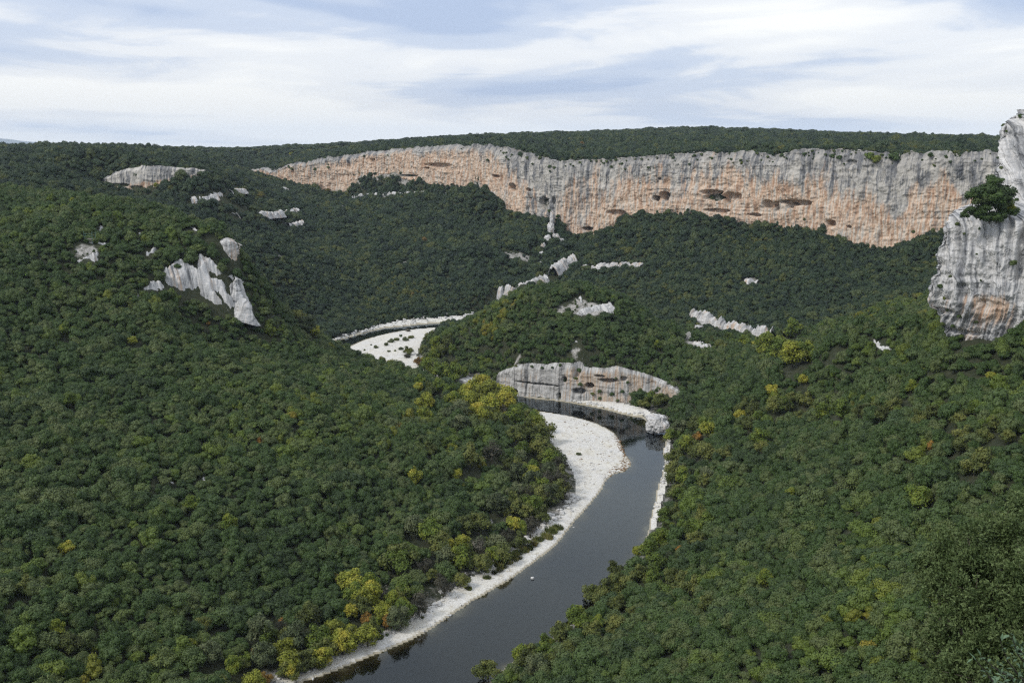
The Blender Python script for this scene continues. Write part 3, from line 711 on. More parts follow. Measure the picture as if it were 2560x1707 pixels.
# left headland: (column, row, distance, rx, ry, rz)
def mass(name, spec, seed, label, warm=.2, mat=M_ROCK, sub_=5):
    parts = [(at(px, py, Y), (rx, ry, rz), tl) for px, py, Y, rx, ry, rz, tl in spec]
    for px, py, Y, rx, ry, rz, tl in spec: ledgepts.append((P(px, py, Y)[:2], max(rx * .75, 2)))
    rocks(name, parts, mat, seed, label=label, warm=warm, sub_=sub_)
def rock_patch(name, poly, h, seed, label, warm=.1, res=.6, mat=None, strata=.5):
    pl = []
    mx, my = sum(p_[0] for p_ in poly) / len(poly), sum(p_[1] for p_ in poly) / len(poly)
    c0 = hit(mx, my, h * .5)
    if c0 is None: return
    for px, py in poly:
        q_ = hit(px, py, h * .35)
        if q_ is None or abs(q_[1] - c0[1]) > 60: q_ = (P(px, py, c0[1])[0], c0[1])
        pl.append((q_[0], q_[1]))
    xs_, ys_ = [p_[0] for p_ in pl], [p_[1] for p_ in pl]
    gx, gy = np.meshgrid(np.arange(min(xs_) - 1, max(xs_) + 1, res), np.arange(min(ys_) - 1, max(ys_) + 1, res), indexing='ij')
    ins = inpoly(gx, gy, pl); d_ = dseg(gx, gy, pl) * np.where(ins, 1, -1) + fbm(gx / 4, gy / 4, seed, 3) * 2.2
    g = zt(gx, gy); up = sstep(d_, -1.0, 3.2)
    n_ = fbm(gx / 9, gy / 9, seed, 4) * h * .7 + fbm(gx / 2.2, gy / 2.2, seed + 3, 4) * 1.7 + np.round(fbm(gx / 5, gy / 5, seed + 8, 2) * 4) * .5
    zz = g - 1.4 + up * (1.4 + h) + n_ * up
    st_ = 1.6; q_ = zz / st_; zs = (np.floor(q_) + sstep(q_ - np.floor(q_), .35, .75)) * st_; zz = zz * (1 - strata) + zs * strata
    zz = np.where(d_ < -1.4, g - 3, zz)
    V_ = np.stack([gx + fbm(gx / 2, gy / 2, 9 + seed, 2) * .5, gy + fbm(gx / 2, gy / 2, 19 + seed, 2) * .5, zz], -1).reshape(-1, 3)
    f_ = gridfaces(*gx.shape); f_ = f_[(d_.reshape(-1)[f_] > -1.4).any(1)]
    us_, inv_ = np.unique(f_, return_inverse=True)
    link(name, mesh_np(name, V_[us_], inv_.reshape(f_.shape), mat or M_ROCK, False, {'u': V_[us_, 0] + V_[us_, 1] * .7, 'warm': np.full(len(us_), warm)}), kind='structure', label=label)
    patch_polys.append(pl)
patch_polys = []

PATCHES = [
 ('rock_dome', [(405,692),(410,675),(440,647),(466,661),(496,671),(486,640),(510,640),(555,666),(556,687),(538,694),(524,684),(526,701),(535,722),(552,748),(571,769),(538,760),(501,738),(496,717),(473,724),(452,722),(424,710)], 5.0, 'big pale slanting rock dome on the left headland'),
 ('rock_rib', [(522,700),(540,692),(556,700),(566,722),(580,744),(590,764),(578,772),(560,756),(545,735),(530,722)], 2.8, 'broken rib joining the big dome to the toe of the headland'),
 ('rock_hump', [(356,725),(366,708),(380,700),(402,706),(417,722),(384,729)], 2.6, 'rounded white rock hump left of the big dome'),
 ('rock_knob', [(337,736),(348,730),(359,738),(350,751),(342,748)], 1.6, 'small white rock knob low on the headland'),
 ('rock_crag', [(356,622),(367,629),(381,618),(397,616),(396,627),(380,634),(364,640)], 2.2, 'notched white crag among the trees of the headland'),
 ('rock_shelf', [(473,567),(486,566),(500,577),(487,583)], 1.2, 'pale shelf near the top of the headland'),
 ('rock_shelf', [(510,564),(527,567),(536,588),(528,584)], 1.4, 'narrow pale shelf right of the upper shelf'),
 ('rock_shelf', [(338,580),(352,579),(362,588),(345,590)], .9, 'tiny white shelf between oaks on the headland'),
 ('rock_shelf', [(304,594),(318,592),(322,599),(308,601)], .9, 'small white shelf right of the lookout platform'),
 ('rock_shelf', [(452,535),(466,530),(471,541),(459,543)], 1.0, 'pale rock on the skyline of the left hill'),
 ('rock_patch', [(241,564),(257,565),(266,578),(246,580)], 1.2, 'pale rock just above the lookout platform'),
 ('rock_patch', [(234,601),(250,604),(279,614),(268,620),(238,611)], 1.0, 'pale slab beside the lookout platform'),
 ('rock_patch', [(183,654),(205,646),(222,640),(240,630),(249,634),(247,653),(236,656),(222,650),(200,661)], 1.8, 'white crag below the lookout platform'),
 ('rock_scar', [(1418,785),(1440,780),(1462,770),(1490,762),(1520,755),(1545,772),(1530,788),(1505,776),(1478,784),(1455,792)], 2.2, 'grey rock scar near the top of the wooded hill'),
 ('rock_scar', [(1440,742),(1452,738),(1462,756),(1450,760)], 1.2, 'small white scar at the top of the wooded hill'),
 ('rock_scar', [(1428,904),(1440,888),(1456,892),(1466,905),(1448,912)], .6, 'white rock step rising above the river cliff'),
 ('rock_scar', [(1430,852),(1448,850),(1450,858),(1434,860)], 1.0, 'small white rock in the trees above the river cliff'),
 ('slope_crag', [(2172,846),(2190,845),(2208,862),(2232,872),(2216,880),(2192,872)], 2.0, 'pale crag on the slope below the grey tower'),
 ('slope_crag', [(2142,808),(2152,803),(2158,818),(2146,822)], 1.4, 'small pale rock at the crest left of the grey tower'),
 ('rock_scar', [(1640,860),(1660,862),(1650,868)], .6, 'tiny pale rock left of the ruins'),
 ('slope_scree', [(205,1235),(218,1200),(245,1195),(240,1225),(222,1240)], 1.0, 'white rock scar high on the lower left hillside'),
 ('slope_scree', [(182,1268),(188,1250),(225,1243),(232,1262),(200,1272)], 1.0, 'white rock scar just below the highest scar'),
 ('slope_scree', [(150,1288),(160,1272),(172,1278),(164,1296)], .8, 'small pale scree at the foot of the two scars'),
 ('slope_scree', [(70,1420),(84,1402),(102,1406),(96,1416)], .8, 'small pale scree on the bottom left hillside'),
 ('slope_scree', [(126,1442),(128,1420),(146,1404),(148,1416),(136,1446)], .8, 'narrow white scree on the bottom left hillside'),
 ('slope_scree', [(424,1200),(432,1192),(440,1210),(430,1218)], .7, 'small grey scree high in the left wood'),
 ('slope_scree', [(500,1190),(520,1186),(524,1204),(506,1206)], .7, 'small grey boulder scree in the left wood'),
]
for k, (nm, pl_, h_, lb) in enumerate(PATCHES): rock_patch(nm, pl_, h_, 5.0 + k * 1.37, lb, warm=-.1 if k % 3 else .2, res=.6 if pl_[0][1] < 1000 else .4)
cliff('rock_pillar', [(536,606,652,760),(538,603,650,758),(552,597,664,754),(566,596,667,752),(580,596,667,754),(590,598,665,760),(597,602,664,774),(602,606,660,800)], .45, 60, M_ROCK, 71.0, .45, lambda PX, V, U: .15 + sstep(PX, 560, 580) * .75 - V * .3 + fbm(U / 8, V, 1, 2) * .5, (), cap=9, extra=2, label='warm streaked rock pillar at the edge of the left headland')
cliff('rock_toe', [(570,712,738,741),(578,702,742,737),(590,689,745,736),(600,688,746,740),(607,700,745,752)], .5, 44, M_ROCK, 75.0, .5, None, (), cap=7, extra=2, label='grey rib under the pillar of the left headland', lean=.3)
cliff('rock_toe', [(584,752,770,737),(598,746,785,732),(612,752,793,729),(626,764,801,728),(636,784,807,728),(643,802,809,736)], .5, 44, M_ROCK, 78.0, .5, None, (), cap=7, extra=2, label='pale rock toe running down from the left headland', lean=.5)
mass('rock_spine', [(1380,556,1428,3,6,15,0),(1376,578,1415,5,7,10,0),(1390,598,1400,5,6,7,-.2),(1402,604,1396,5,5,4,0),(1368,606,1390,5,6,9,.2),(1358,625,1370,3.5,6,9,0),(1353,648,1350,4,5,9,0),(1350,672,1320,3.5,6,9,.1),(1354,694,1300,4,5,6,0),(1362,708,1290,5,5,5,0)], 11.2, 'pale needle ridge running down from the ochre cliff')
mass('shore_block', [(1640,1056,690,6,7,5,0),(1655,1066,686,5,5,4,0),(1630,1066,690,4,5,4.5,0)], 12.3, 'pale undercut rock standing at the outer river bank', sub_=5)
mass('low_river_rock', [(1062,934,885,9,6,1.6,0),(1100,940,872,12,7,2.0,0),(1140,945,862,12,8,2.4,0),(1180,952,850,12,7,2.4,0),(1120,930,880,14,6,2.0,0)], 14.5, 'flat pale rocks where the river narrows behind the trees', sub_=4)
mass('pebble_crag', [(1640,1045,700,7,6,2,0)], 15.6, 'low pale rock beside the undercut bank', sub_=4)

for tab_ in (((543,755),(566,752),(585,754),(598,765)), ((572,740),(588,736),(603,742)), ((590,733),(612,729),(628,728),(640,730))):
    for (a0_, y0_), (a1_, y1_) in zip(tab_[:-1], tab_[1:]):
        for f_ in (0, .33, .66, 1): ledgepts.append((P(a0_ + (a1_ - a0_) * f_, 700, y0_ + (y1_ - y0_) * f_)[:2], 2.2))
# the grey tower on the right: a wall that wraps round its left corner
def tower():
    prof = [(270,2552),(287,2530),(310,2505),(350,2497),(400,2492),(440,2480),(480,2470),(505,2450),(530,2400),(548,2375),(575,2362),(620,2350),(665,2336),(700,2336),(706,2325),(740,2316),(770,2313),(790,2322),(815,2340),(840,2352),(862,2362),(900,2375)]
    pr = np.array(prof, float)
    rows = 420; nu = 420; nb = 60
    py = np.linspace(900, 262, rows)
    left = np.interp(py, pr[:, 0], pr[:, 1])
    left = left + fbm(py / 22, 3.0, 0, 4) * 9
    left = np.convolve(np.pad(left, 2, mode='edge'), np.ones(5) / 5, 'valid')
    back = sstep(-py, -560, -500) * 26 + sstep(-py, -490, -300) * 10     # upper storey set back above the ledge
    t = np.linspace(0, 1, nu)
    V = np.zeros((nb + nu, rows, 3)); Uc = np.zeros((nb + nu, rows)); Wm = np.zeros((nb + nu, rows))
    for j in range(rows):
        Yf = 505 + back[j]
        px = left[j] + (2860 - left[j]) * t
        Yd = Yf + 24 * (1 - t) ** 2.2 - 34 * t + (0 if py[j] < 500 else 0)
        x, y, z = P(px, py[j], Yd)
        z0 = z[0]; x = x * 1.0
        V[nb:, j] = np.stack([x, Yd, np.full(nu, H + (372 - py[j]) / F * 505 / 1.0 * 1.0) * 0 + P(2500, py[j], 505)[2]], -1)
        # pull x so that the outline stays where it was after levelling z
        s = np.linspace(0, 1, nb)[::-1]
        V[:nb, j, 0] = V[nb, j, 0] + 78 * s; V[:nb, j, 1] = V[nb, j, 1] + 70 * s ** .8; V[:nb, j, 2] = V[nb, j, 2]
    X_, Y_, Z_ = V[..., 0], V[..., 1], V[..., 2]
    U = np.zeros(X_.shape); U[1:] = np.cumsum(np.hypot(np.diff(X_, axis=0), np.diff(Y_, axis=0)), 0)
    U = X_.copy(); U[:nb] = X_[nb:nb + 1] - np.abs(Y_[:nb] - Y_[nb:nb + 1]) * .9
    gx, gy = np.gradient(X_, axis=0), np.gradient(Y_, axis=0); L = np.hypot(gx, gy) + 1e-6
    nx, ny = gy / L, -gx / L
    d = fbm(U / 30, 1.0, Z_ / 60, 3) * 4.5 + fbm(U / 11, 7.0, Z_ / 26, 3) * 2.2
    r1 = 1 - np.abs(fbm(U / 5.5, 2.0, Z_ / 50, 3)) * 2.2; r2 = 1 - np.abs(fbm(U / 2.1, 4.0, Z_ / 16, 2)) * 2
    d += (r1 - .6) * 2.6 + (r2 - .6) * .9 - 1.5
    wz = Z_ + fbm(U / 25, 5, 0, 2) * 3
    d += np.clip(fbm(wz / 9, 9, U / 40, 3) * 2.5, -1, 1) * .5 * np.clip(fbm(U / 25, 3, Z_ / 25, 2) * 3, 0, 1) + fbm(U / 1.8, Z_ / 2.8, 3, 4) * .9 + fbm(U / 1.1, Z_ / 12, 23, 3) * 1.2 + np.round(fbm(U / 4, Z_ / 7, 13, 2) * 4) * .45 - np.clip(pnoise(U / 3.3, Z_ / 40, 8) * 4 - 1.6, 0, 1) * 1.6
    def carve(px, py_, hw, hh, dep):
        nonlocal d
        x0, _, z0 = P(px, py_, 500); e = np.hypot((X_ - x0) / (hw / F * 500), (Z_ - z0) / (hh / F * 500))
        d -= dep * (1 - sstep(e, .5, 1.1))
    for c in [(2575,440,26,50,14),(2545,640,7,90,4),(2535,560,6,60,3.5),(2440,740,14,26,2),(2360,720,10,24,2),(2335,790,14,12,3),(2400,800,26,12,2.5),(2450,850,40,8,2),(2480,768,24,14,1.5),(2510,360,5,60,2.5)]: carve(*c)
    V[..., 0] += nx * d; V[..., 1] += ny * d
    wm = -.35 + np.exp(-((X_ - P(2485, 760, 500)[0]) / 9) ** 2 - ((Z_ - P(2485, 770, 500)[2]) / 7) ** 2) * 1.1 + sstep(-Z_, -P(0, 640, 505)[2], -P(0, 800, 505)[2]) * .55 + fbm(U / 12, Z_ / 20, 2, 3) * .5
    # roof of the upper storey, running back level
    top = V[:, -1].copy(); rows_b = [top + np.array([0, b_, -.02 * b_ + 0]) for b_ in (6, 16, 40, 90)]
    for k, rb in enumerate(rows_b): rb[:, 2] += fbm(top[:, 0] / 8, k * 3.0, 0, 3) * 1.5; rb[:, 0] += (5, 12, 30, 70)[k]
    V = np.concatenate([V] + [rb[:, None, :] for rb in rows_b], 1)
    U = np.concatenate([U] + [U[:, -1:]] * 4, 1); wm = np.concatenate([wm] + [wm[:, -1:]] * 4, 1)
    me = mesh_np('grey_tower', V.reshape(-1, 3), gridfaces(V.shape[0], V.shape[1]), M_WALL, False, {'u': U, 'warm': wm})
    link('grey_tower', me, kind='structure', label='tall grey limestone tower rising at the right edge')
    return V
towerV = tower()

# distant mountain on the left horizon
mv = []
for i, px in enumerate(np.linspace(-900, 260, 60)):
    top = 347 + max(0, (px - 5)) * .105 + 7 * math.sin(px * .011) * (px < 0) + float(fbm(px / 40, 2.2, 0, 3)) * 1.5
    for k, (f_, dy) in enumerate(((0, 60), (.5, 24), (1, 0))):
        x, y, z = P(px, top + 0, 30000 + k * 700); z_b = -20
        mv.append((x, y, z_b + (z - z_b) * (0, .62, 1)[k]))
    x, y, z = P(px, top, 33000); mv.append((x, y, 0))
link('distant_mountain', mesh_np('distant_mountain', np.array(mv), gridfaces(60, 4), M_BLUE, True), kind='structure', label='faint blue mountain on the far left horizon')

# ------------------------------------------------------------------ trees
def crown_mesh(name, seed, mat, n_blob=15, cards=1300, r=1.0, flat=.72, size=.085, spread=.62, core=.80, dens_top=.4, br=(.26, .44), droop=0.0, tall=1.0):
    rs = np.random.default_rng(seed)
    bl = []
    for i in range(n_blob):
        th = rs.uniform(0, 2 * math.pi); ph = rs.uniform(0.0, 1.0) ** .75
        el = (1 - ph) * math.pi / 2
        rr = spread * rs.uniform(.62, 1.22)
        bl.append((math.cos(th) * math.cos(el) * rr, math.sin(th) * math.cos(el) * rr, math.sin(el) * rr * flat * tall - rs.uniform(0, .12) - (.1 if ph > .9 else 0), rs.uniform(*br)))
    bl.append((0, 0, .05, spread * .8))
    bl = np.array(bl)
    VV, FF = [], []; o_ = 0
    iv, if_ = ico(1 if cards < 3000 else 2)
    for x, y, z, rb in bl:
        q = iv * rb * core * (1, 1, .85); q = q * (1 + .15 * rs.normal(size=(len(q), 1)))
        VV.append(q + (x, y, z)); FF.append(if_ + o_); o_ += len(iv)
    w = bl[:, 3] ** 2; w /= w.sum()
    k = rs.choice(len(bl), cards, p=w)
    d = rs.normal(size=(cards, 3)); d[:, 2] = np.where(rs.random(cards) < dens_top, np.abs(d[:, 2]), d[:, 2]); d /= np.linalg.norm(d, axis=1)[:, None]
    c = bl[k, :3] + d * bl[k, 3:4] * rs.uniform(.82, 1.12, (cards, 1)) * (1, 1, .88)
    nrm = d + rs.normal(size=(cards, 3)) * .55 + np.array([0, 0, .25]); nrm /= np.linalg.norm(nrm, axis=1)[:, None]
    a = np.cross(nrm, rs.normal(size=(cards, 3))); a /= np.linalg.norm(a, axis=1)[:, None]; b_ = np.cross(nrm, a)
    s = (size * rs.uniform(.55, 1.25, cards))[:, None]
    cup = nrm * s * .35
    q = np.stack([c - a * s, c - b_ * s * .62 - cup, c + a * s, c + b_ * s * .62 - cup], 1).reshape(-1, 3)
    i0 = np.arange(cards) * 4 + o_
    F2 = np.concatenate([np.stack([i0, i0 + 1, i0 + 2], 1), np.stack([i0, i0 + 2, i0 + 3], 1)])
    VV.append(q); V = np.concatenate(VV) * r
    return mesh_np(name, V, np.concatenate(FF + [F2]), mat)
def tube(p0, p1, r0, r1, n=6, bend=0.0, segs=3):
    p0, p1 = np.array(p0, float), np.array(p1, float); d = p1 - p0; L = np.linalg.norm(d); d /= L
    a = np.cross(d, (0.3, 1, .2)); a /= np.linalg.norm(a); b_ = np.cross(d, a)
    V = []
    for k in range(segs + 1):
        t = k / segs; c = p0 + (p1 - p0) * t + a * bend * L * math.sin(math.pi * t); r = r0 + (r1 - r0) * t
        for i in range(n):
            an = 2 * math.pi * i / n; V.append(c + (a * math.cos(an) + b_ * math.sin(an)) * r)
    Fs = [(k * n + i, k * n + (i + 1) % n, (k + 1) * n + (i + 1) % n, (k + 1) * n + i) for k in range(segs) for i in range(n)]
    return V, Fs
def joined(name, parts, mat):
    V, Fs = [], []
    for v, f in parts:
        o_ = len(V); V += list(v); Fs += [tuple(i + o_ for i in q) for q in f]
    return mesh_np(name, np.array(V), np.array(Fs), mat)
def trunk_mesh(name, seed, h=1.0):
    rs = random.Random(seed); parts = [tube((0, 0, -.35), (0, 0, .75 * h), .05, .035, bend=.05)]
    for i in range(5):
        an = rs.uniform(0, 6.28); z0 = rs.uniform(.35, .7) * h
        parts.append(tube((0, 0, z0), (math.cos(an) * .42, math.sin(an) * .42, z0 + rs.uniform(.2, .45)), .028, .01, n=5, bend=.06))
    return joined(name, parts, M_BARK)

NV = 9
oak_meshes = [crown_mesh('crown', 100 + k, M_OAK, n_blob=9 + k % 4 * 5, cards=1700, flat=.62 + .14 * (k % 4), size=.075, spread=.56 + .07 * (k % 3), br=(.20 + .03 * (k % 3), .46)) for k in range(NV)]
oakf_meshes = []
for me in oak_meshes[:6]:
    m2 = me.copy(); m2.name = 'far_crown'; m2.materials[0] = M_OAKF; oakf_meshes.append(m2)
scrub_mesh = crown_mesh('scrub', 400, M_OAK, n_blob=8, cards=500, size=.12, flat=.5)
trunks = [trunk_mesh('trunk', 5 + k) for k in range(4)]

for px_, py_ in ((1710, 852), (1700, 852), (1722, 852), (1768, 858), (1752, 858), (1784, 860)):
    q_ = hit(px_, py_, .5); ledgepts.append(((q_[0], q_[1] - 2), 7.5))
# where the oaks stand
def jitter_field(y0, y1, sp):
    w = .60 * y1 + 30
    xs = np.arange(-w, w, sp); ys = np.arange(y0, y1, sp * .92)
    XX, YY = np.meshgrid(xs, ys); XX = XX + (np.arange(len(ys)) % 2)[:, None] * sp * .5
    XX = XX + rng.uniform(-.42, .42, XX.shape) * sp; YY = YY + rng.uniform(-.42, .42, YY.shape) * sp
    x, y = XX.ravel(), YY.ravel()
    m = np.abs(x) < y * .57 + 25
    return x[m], y[m], np.full(m.sum(), sp)
parts_f = [jitter_field(205, 1250, 4.5), jitter_field(1250, 2300, 6.0), jitter_field(2300, 3300, 10.0), jitter_field(3300, 7000, 22.0)]
fx = np.concatenate([p[0] for p in parts_f]); fy = np.concatenate([p[1] for p in parts_f]); fs = np.concatenate([p[2] for p in parts_f])
def look(arr, x, y):
    a = np.rint(np.interp(np.arctan2(x, y), ang, np.arange(len(ang)))).astype(int); r = np.rint(np.interp(np.hypot(x, y), rad, np.arange(len(rad)))).astype(int)
    return arr[a, r]
fz = zt(fx, fy)
keep = (look(dV, fx, fy) > np.where(fy < 700, 4.5, 2.5)) & ~look(inR, fx, fy)
be = (fy - main_Y(fx / fy)) * .8
keep &= ~((be > -np.where((fx / fy > A(870)) & (fx / fy < A(1245)), 2.5, 6)) & (be < 5) & (fx / fy > A(640)) & (fy > 900))
keep &= ~((be >= 9) & (be < 22) & (fx / fy > A(640)) & (fy > 900) & (rng.random(len(fx)) < .2))
scr = rng.random(len(fx)) < .38; small = np.zeros(len(fx), bool)
for cx_, cy_, rx, ry in clr:
    e = np.hypot((fx - cx_) / rx, (fy - cy_) / ry) + rng.uniform(-.3, .3, len(fx)); keep &= (e > .95) | (scr & (e > .1)); small |= (e <= .95)
for (cx_, cy_), rr_ in ledgepts:
    e = np.hypot(fx - cx_, (fy - cy_)); keep &= ~((e < rr_) | ((fy < cy_) & (e < rr_ + 3.5)))
for pl_ in patch_polys:
    near_ = (np.abs(fx - pl_[0][0]) < 120) & (np.abs(fy - pl_[0][1]) < 120); ii = np.where(near_)[0]
    if len(ii): keep[ii] &= ~((inpoly(fx[ii], fy[ii], pl_) | inpoly(fx[ii], fy[ii] + 3.5, pl_) | inpoly(fx[ii], fy[ii] + 7, pl_)) & (rng.random(len(ii)) < .95))
# clear the line in front of the river cliff and the rim cliff
def clear_line(tab, front, back, low_keep=.0):
    global keep
    pl = [P(a, t, Y)[:2] for a, t, b_, Y in tab]
    d = np.full(fx.shape, 1e4); nr = (fy > min(p[1] for p in pl) - 40) & (fy < max(p[1] for p in pl) + 40)
    d[nr] = dseg(fx[nr], fy[nr], pl, False)
    yl = np.interp(fx, [p[0] for p in pl], [p[1] for p in pl])
    keep &= ~(nr & (fx > pl[0][0]) & (fx < pl[-1][0]) & (((fy < yl) & (d < front)) | ((fy >= yl) & (d < back))))
clear_line(MIDC[:9], 14, 1); clear_line(MIDC[8:], 6, 1); clear_line(SMALL, 4, 5)
# under the tower
tx = (fx > 226 + (fy - 505) * .75) & (fy > 500) & (fy < 640); keep &= ~tx
thin = fbm(fx / 30, fy / 30, 8, 2); keep &= ~((thin > .5) & (rng.random(len(fx)) < .25))
# drop what the ridges hide (with a margin for other viewpoints)
el_t = (zt(fx, fy) + 8 - H) / np.hypot(fx, fy)
ELG = (Z + 3 - H) / RR; RM = np.maximum.accumulate(np.where(RR < 160, -9, ELG), 1)
ra = np.rint(np.interp(np.arctan2(fx, fy), ang, np.arange(len(ang)))).astype(int)
rr_ = np.clip(np.interp(np.hypot(fx, fy) - 15, rad, np.arange(len(rad))).astype(int), 0, len(rad) - 1)
keep &= el_t > RM[ra, rr_] - 12 / np.hypot(fx, fy)
keep &= (fz - H) / fy > -.66
fx, fy, fs, fz, small = fx[keep], fy[keep], fs[keep], fz[keep], small[keep]
scrubm = np.zeros(len(fx), bool)
rad_f = fs * np.where(rng.random(len(fx)) < .10, rng.uniform(.95, 1.35, len(fx)), np.exp(rng.normal(-.34, .2, len(fx))).clip(.45, 1.0)) * (1 + .35 * fbm(fx / 45, fy / 45, 1, 2)); rad_f = np.where(small, rad_f * .42, rad_f * 1.08)
rad_f *= np.where(fs > 20, .42, np.where(fs > 9, .8, 1))
# smaller scrub near cliff rims
be = (fy - main_Y(fx / fy)) * .8
rim = (be > 0) & (be < 60) & (fx / fy > A(640)) & (fy > 900); rad_f = np.where(rim, rad_f * .7, rad_f)
hgt_f = rad_f * rng.uniform(.9, 1.25, len(fx)); hgt_f = np.where(fs > 9, np.minimum(hgt_f, 5), hgt_f)
rot_f = rng.uniform(0, 6.283, len(fx)); var_f = rng.integers(0, 6, len(fx))

# feature trees that stand out by colour: column, row of crown centre, crown width in pixels, sort
YEL, LIM, OLI, ORA, WIL, GRY = 'yellow', 'lime', 'olive', 'orange', 'willow', 'grey'
FEAT = [
 (1180,985,52,YEL),(1215,962,60,YEL),(1255,985,56,YEL),(1190,1015,40,YEL),(1150,998,34,YEL),(1275,998,40,OLI),(1225,1000,50,YEL),(1200,950,50,YEL),(1235,968,46,YEL),(1165,968,40,YEL),(1270,975,44,YEL),(1210,1030,40,YEL),(1195,1045,36,OLI),
 (1050,945,28,LIM),(1095,955,34,LIM),(1120,970,34,LIM),(1075,965,34,OLI),(1335,1045,44,LIM),(1320,1030,30,OLI),(1360,1065,52,OLI),(1345,1095,34,LIM),(1372,1120,48,OLI),(1330,1075,40,OLI),(1290,1075,44,OLI),
 (1118,1100,34,LIM),(1130,1115,28,YEL),(1175,1130,56,OLI),(1140,1180,30,YEL),(1150,1210,22,YEL),(1035,1180,40,YEL),(1075,1112,30,OLI),(1312,1172,40,LIM),(1320,1190,34,YEL),(1305,1160,34,OLI),
 (1245,1245,60,WIL),(1330,1250,54,LIM),(1352,1275,44,OLI),(1395,1190,50,GRY),(1410,1215,46,GRY),(1380,1235,40,OLI),(1375,1165,44,WIL),(1195,1290,60,OLI),(1160,1300,50,OLI),(1300,1340,44,OLI),(1330,1310,40,GRY),(1270,1330,44,GRY),(1240,1345,46,WIL),(1200,1360,44,GRY),
 (1075,1310,64,LIM),(1040,1300,60,WIL),(1000,1370,80,OLI),(1000,1390,64,LIM),(1100,1340,56,OLI),(1110,1380,50,WIL),(1060,1400,44,GRY),
 (860,1450,34,YEL),(835,1440,26,ORA),(925,1450,50,LIM),(920,1480,66,YEL),(905,1500,54,OLI),(960,1520,50,YEL),(970,1545,40,ORA),(875,1520,40,YEL),(775,1520,58,OLI),(830,1560,60,YEL),(790,1580,60,LIM),(800,1630,60,YEL),(760,1640,60,OLI),(930,1560,50,OLI),(880,1570,44,YEL),
 (645,1560,66,WIL),(735,1580,70,WIL),(700,1560,40,GRY),(710,1545,22,ORA),(525,1620,56,WIL),(580,1655,50,LIM),(510,1550,40,OLI),(480,1600,30,YEL),(660,1690,40,ORA),(720,1660,50,OLI),(1000,1475,46,OLI),(1055,1490,46,GRY),(1110,1460,46,GRY),(1150,1440,40,OLI),(560,1700,50,OLI),
 (825,862,28,YEL),(1075,835,34,OLI),(1090,850,34,LIM),(1060,870,30,OLI),(1085,880,34,LIM),(1070,905,30,WIL),(1045,900,20,ORA),(1060,895,16,YEL),(1110,905,28,WIL),(1140,905,24,OLI),(1115,918,26,LIM),(1160,925,26,LIM),(975,905,26,YEL),(955,898,22,OLI),(1105,870,34,OLI),(765,800,40,WIL),(740,780,34,OLI),(785,820,28,YEL),(1020,870,24,OLI),(1120,845,36,OLI),(1130,870,30,LIM),
 (1920,850,50,LIM),(1950,858,56,LIM),(1985,862,56,YEL),(2015,868,40,LIM),(1860,845,36,LIM),(1820,838,30,LIM),(1890,860,30,YEL),(1780,845,26,OLI),(1980,812,46,LIM),(1972,826,26,LIM),(1975,865,40,LIM),(1645,858,26,LIM),(1800,852,30,OLI),
 (1650,990,40,OLI),(1630,985,30,LIM),(1610,1000,30,OLI),(1740,1050,44,OLI),(1770,1065,44,YEL),(1745,1085,30,ORA),(1720,1100,50,LIM),(1690,1130,46,OLI),(1710,1180,50,LIM),(1690,1220,48,OLI),(1700,1060,50,WIL),(1680,1080,40,LIM),(1760,1110,60,OLI),(1650,1340,46,LIM),(1590,1370,30,YEL),(1620,1360,30,OLI),(1540,1410,50,OLI),(1530,1450,60,OLI),(1700,1370,24,ORA),(1640,1400,60,LIM),(1480,1470,50,OLI),(1440,1530,60,LIM),(1400,1570,50,OLI),(1480,1560,60,OLI),(1360,1600,40,LIM),(1300,1630,50,LIM),(1220,1660,60,OLI),(1340,1650,60,WIL),(1370,1650,20,ORA),(1730,1310,60,LIM),
 (1930,970,34,YEL),(1960,1000,40,LIM),(1850,1030,34,YEL),(1900,1080,50,LIM),(2100,1010,50,LIM),(2010,940,30,YEL),(2440,1010,40,LIM),(2460,1130,60,OLI),(2330,1110,30,ORA),(1910,1440,44,LIM),(2160,1400,40,LIM),(2200,1380,30,ORA),(2480,935,30,YEL),(2280,960,34,LIM),(1980,1230,34,LIM),(2300,1230,70,LIM),(2440,1150,60,OLI),
 (175,990,40,LIM),(330,845,26,YEL),(520,808,14,ORA),(500,850,14,YEL),(160,820,30,LIM),(330,760,30,OLI),(250,1240,24,YEL),(165,1360,36,YEL),(170,1590,60,OLI),(140,1560,44,LIM),(650,1100,18,ORA),(655,1380,14,ORA),(570,1300,40,LIM),(480,1250,44,LIM),(430,1525,26,LIM),(390,460,16,YEL),(180,500,24,YEL),(130,495,26,LIM),(60,1450,50,OLI),(728,382,12,YEL),(1455,358,14,ORA),
]
_r = random.Random(5)
def fringe(line, n, out, kinds):
    for _ in range(n):
        t = _r.random() * (len(line) - 1); i = min(int(t), len(line) - 2); f_ = t - i
        a_ = line[i][0] * (1 - f_) + line[i + 1][0] * f_; b_ = line[i][1] * (1 - f_) + line[i + 1][1] * f_; k_ = abs(_r.gauss(0, 1))
        FEAT.append((int(a_ + out[0] * k_), int(b_ + out[1] * k_), int((22 + 30 * _r.random()) * (.5 + b_ / 2200)), _r.choice(kinds)))
fringe([(1330,1040),(1375,1110),(1420,1180),(1400,1240),(1340,1290),(1260,1370),(1180,1420),(1090,1480),(1010,1530)], 70, (-50, -22), [OLI, OLI, LIM, WIL, GRY, OLI, YEL])
fringe([(1010,1530),(920,1575),(830,1630),(740,1660),(640,1700)], 34, (-45, -35), [OLI, YEL, YEL, LIM, OLI, WIL, ORA])
fringe([(1690,1060),(1680,1150),(1670,1230),(1650,1330),(1580,1400),(1500,1470),(1400,1560),(1270,1640)], 70, (60, 30), [OLI, OLI, LIM, OLI, WIL, LIM, OLI, OLI])
